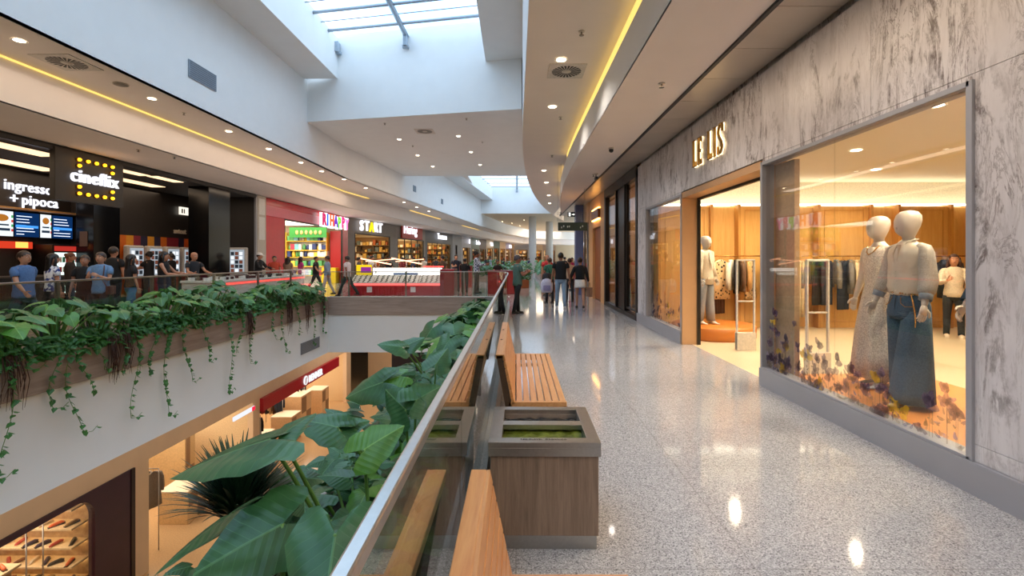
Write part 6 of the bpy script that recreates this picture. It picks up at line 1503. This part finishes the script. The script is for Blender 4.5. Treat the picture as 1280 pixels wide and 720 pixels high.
for k, (px, py) in enumerate(((764,185),(745,217))):
    p = pcl(px, py, 3.9, 0); t = thing('security_camera', ['small dome camera under the lower tray','dark projecting camera under the lower tray, farther one'][k], 'camera', p, 0, 'ceiling cameras'); b = MB(); b.lathe([(.05,-.03),(.06,0)], (0,0), 14); b.build('mount', mat('#d6cfc6',.5), t); b = MB()
    if k == 0: b.ell((0,0,-.05), (.05,.05,.05), 12, 8)
    else: b.tube([(0,0,-.03),(0,0,-.1)], .012, 6); b.obox((0,-.04,-.14), (.07,.18,.08))
    b.build('housing', CHAR, t)
# ------------------------------------------------------------------ area lamps of the shops and lower level, plus added gallery fill
AREAS = [((-13.2, 14, 4.15), 2.5, 10, 90, '#ffe2c4'), ((-13.5, 27, 3.6), 4, 8, 160, '#fff0dc'), ((5.5, 14.2, 3.85), 3, 3, 90, '#ffdcb0'),
    ((-11.4, 9.2, -3.34), 2, 3, 80, '#fff0dc'), ((-11.4, 14.8, -3.34), 3, 4, 110, '#fff0dc'), ((-11.4, 22.4, -3.34), 3.4, 8, 210, '#fff0dc'), ((-8.0, 9, -1.45), .6, 16, 45, '#fff0dc'), ((-6, 25, -1.5), 6, 6, 120, '#fff0dc'),
    ((2.0, 2, 3.86), .5, 10, 60, '#ffe3c2'), ((5, 81, 6.6), 7, 18, 1000, '#ffe8cc'), ((7, 38, 6.0), 4, 16, 450, '#ffe8cc'), ((-10.2, 12, 4.3), .6, 26, 70, '#ffe3c4'), ((-8.5, 11, 5.2), .5, 30, 130, '#ffe6cc'), ((-3.5, 24, 6.6), 5, 9, 120, '#ffe8cf')]  # added fill panels under the walkway, left and far soffits, without fittings
for k, y in enumerate((-5.5, -2.5, .5)):  # added fill spots in the next lines, no downlight fittings around them
    DOWN.append(((.8, y, 4.72), 50)); DOWN.append(((2.0, y, 3.88), 40))
for y in (3.5, 6.5, 9.5, 13): DOWN.append(((1.9, y, 3.88), 38))
# ------------------------------------------------------------------ light
def area(loc, sx, sy, power, hexc='#ffffff', rot=(0,0,0), name='shop_and_fill_lamp', spread=None):
    l = bpy.data.lights.new(name, 'AREA'); l.shape = 'RECTANGLE'; l.size = sx; l.size_y = sy; l.energy = power; l.color = srgb(hexc)
    if spread: l.spread = spread
    o = bpy.data.objects.new(name, l); COL.objects.link(o); o.location = loc; o.rotation_euler = rot
    return o
def spot(loc, power, hexc='#fff2e6', angle=130, size=.05, name='downlight_and_fill_spot'):
    l = bpy.data.lights.new(name, 'SPOT'); l.energy = power; l.color = srgb(hexc); l.spot_size = math.radians(angle); l.spot_blend = .8; l.shadow_soft_size = size
    o = bpy.data.objects.new(name, l); COL.objects.link(o); o.location = loc; return o
for x, y, sx, sy in ((-3.8, 4.4, 5.5, 26.6), (-1.2, 42, 8, 24)):
    p = area((x, y, 9.72), sx, sy, 1, name='skylight_portal'); p.data.cycles.is_portal = True
# sky
w = bpy.data.worlds.new('sky'); SC.world = w; w.use_nodes = True
nt = w.node_tree; nt.nodes.clear()
o = nt.nodes.new('ShaderNodeOutputWorld'); b = nt.nodes.new('ShaderNodeBackground'); tc = nt.nodes.new('ShaderNodeTexCoord')
nz = nt.nodes.new('ShaderNodeTexNoise'); nz.inputs['Scale'].default_value = 5; nz.inputs['Detail'].default_value = 5
rp = nt.nodes.new('ShaderNodeValToRGB'); rp.color_ramp.elements[0].position = .42; rp.color_ramp.elements[0].color = (.40,.68,1.0,1)
rp.color_ramp.elements[1].position = .56; rp.color_ramp.elements[1].color = (.75,.90,1.08,1)
nt.links.new(tc.outputs['Generated'], nz.inputs['Vector']); nt.links.new(nz.outputs[0], rp.inputs[0]); nt.links.new(rp.outputs[0], b.inputs[0]); nt.links.new(b.outputs[0], o.inputs[0])
b.inputs[1].default_value = 2.4
for loc, pw, *more in DOWN: spot((loc[0], loc[1], loc[2]-.06), pw, *more)
for args in AREAS: area(*args)

# camera
cam = bpy.data.cameras.new('camera'); co = bpy.data.objects.new('camera', cam); COL.objects.link(co)
cam.sensor_width = 36; cam.lens = FPX/1280*36
co.location = (0, 0, EYE); co.rotation_euler = (PI/2, 0, 0)
cam.shift_x = -(CXP-640)/1280; cam.shift_y = -(360-CYP)/1280
cam.clip_start = .02; cam.clip_end = 400
SC.camera = co
SC.view_settings.view_transform = 'Standard'; SC.view_settings.look = 'None'
SC.view_settings.exposure = 0.4; SC.view_settings.gamma = 1; SC.view_settings.use_curve_mapping = False
cy = SC.cycles
cy.max_bounces = 9; cy.diffuse_bounces = 4; cy.glossy_bounces = 4; cy.transparent_max_bounces = 24; cy.transmission_bounces = 4
cy.sample_clamp_indirect = 6; cy.caustics_reflective = False; cy.caustics_refractive = False; cy.blur_glossy = .5
cy.use_denoising = True
try: cy.denoiser = 'OPENIMAGEDENOISE'
except Exception: pass
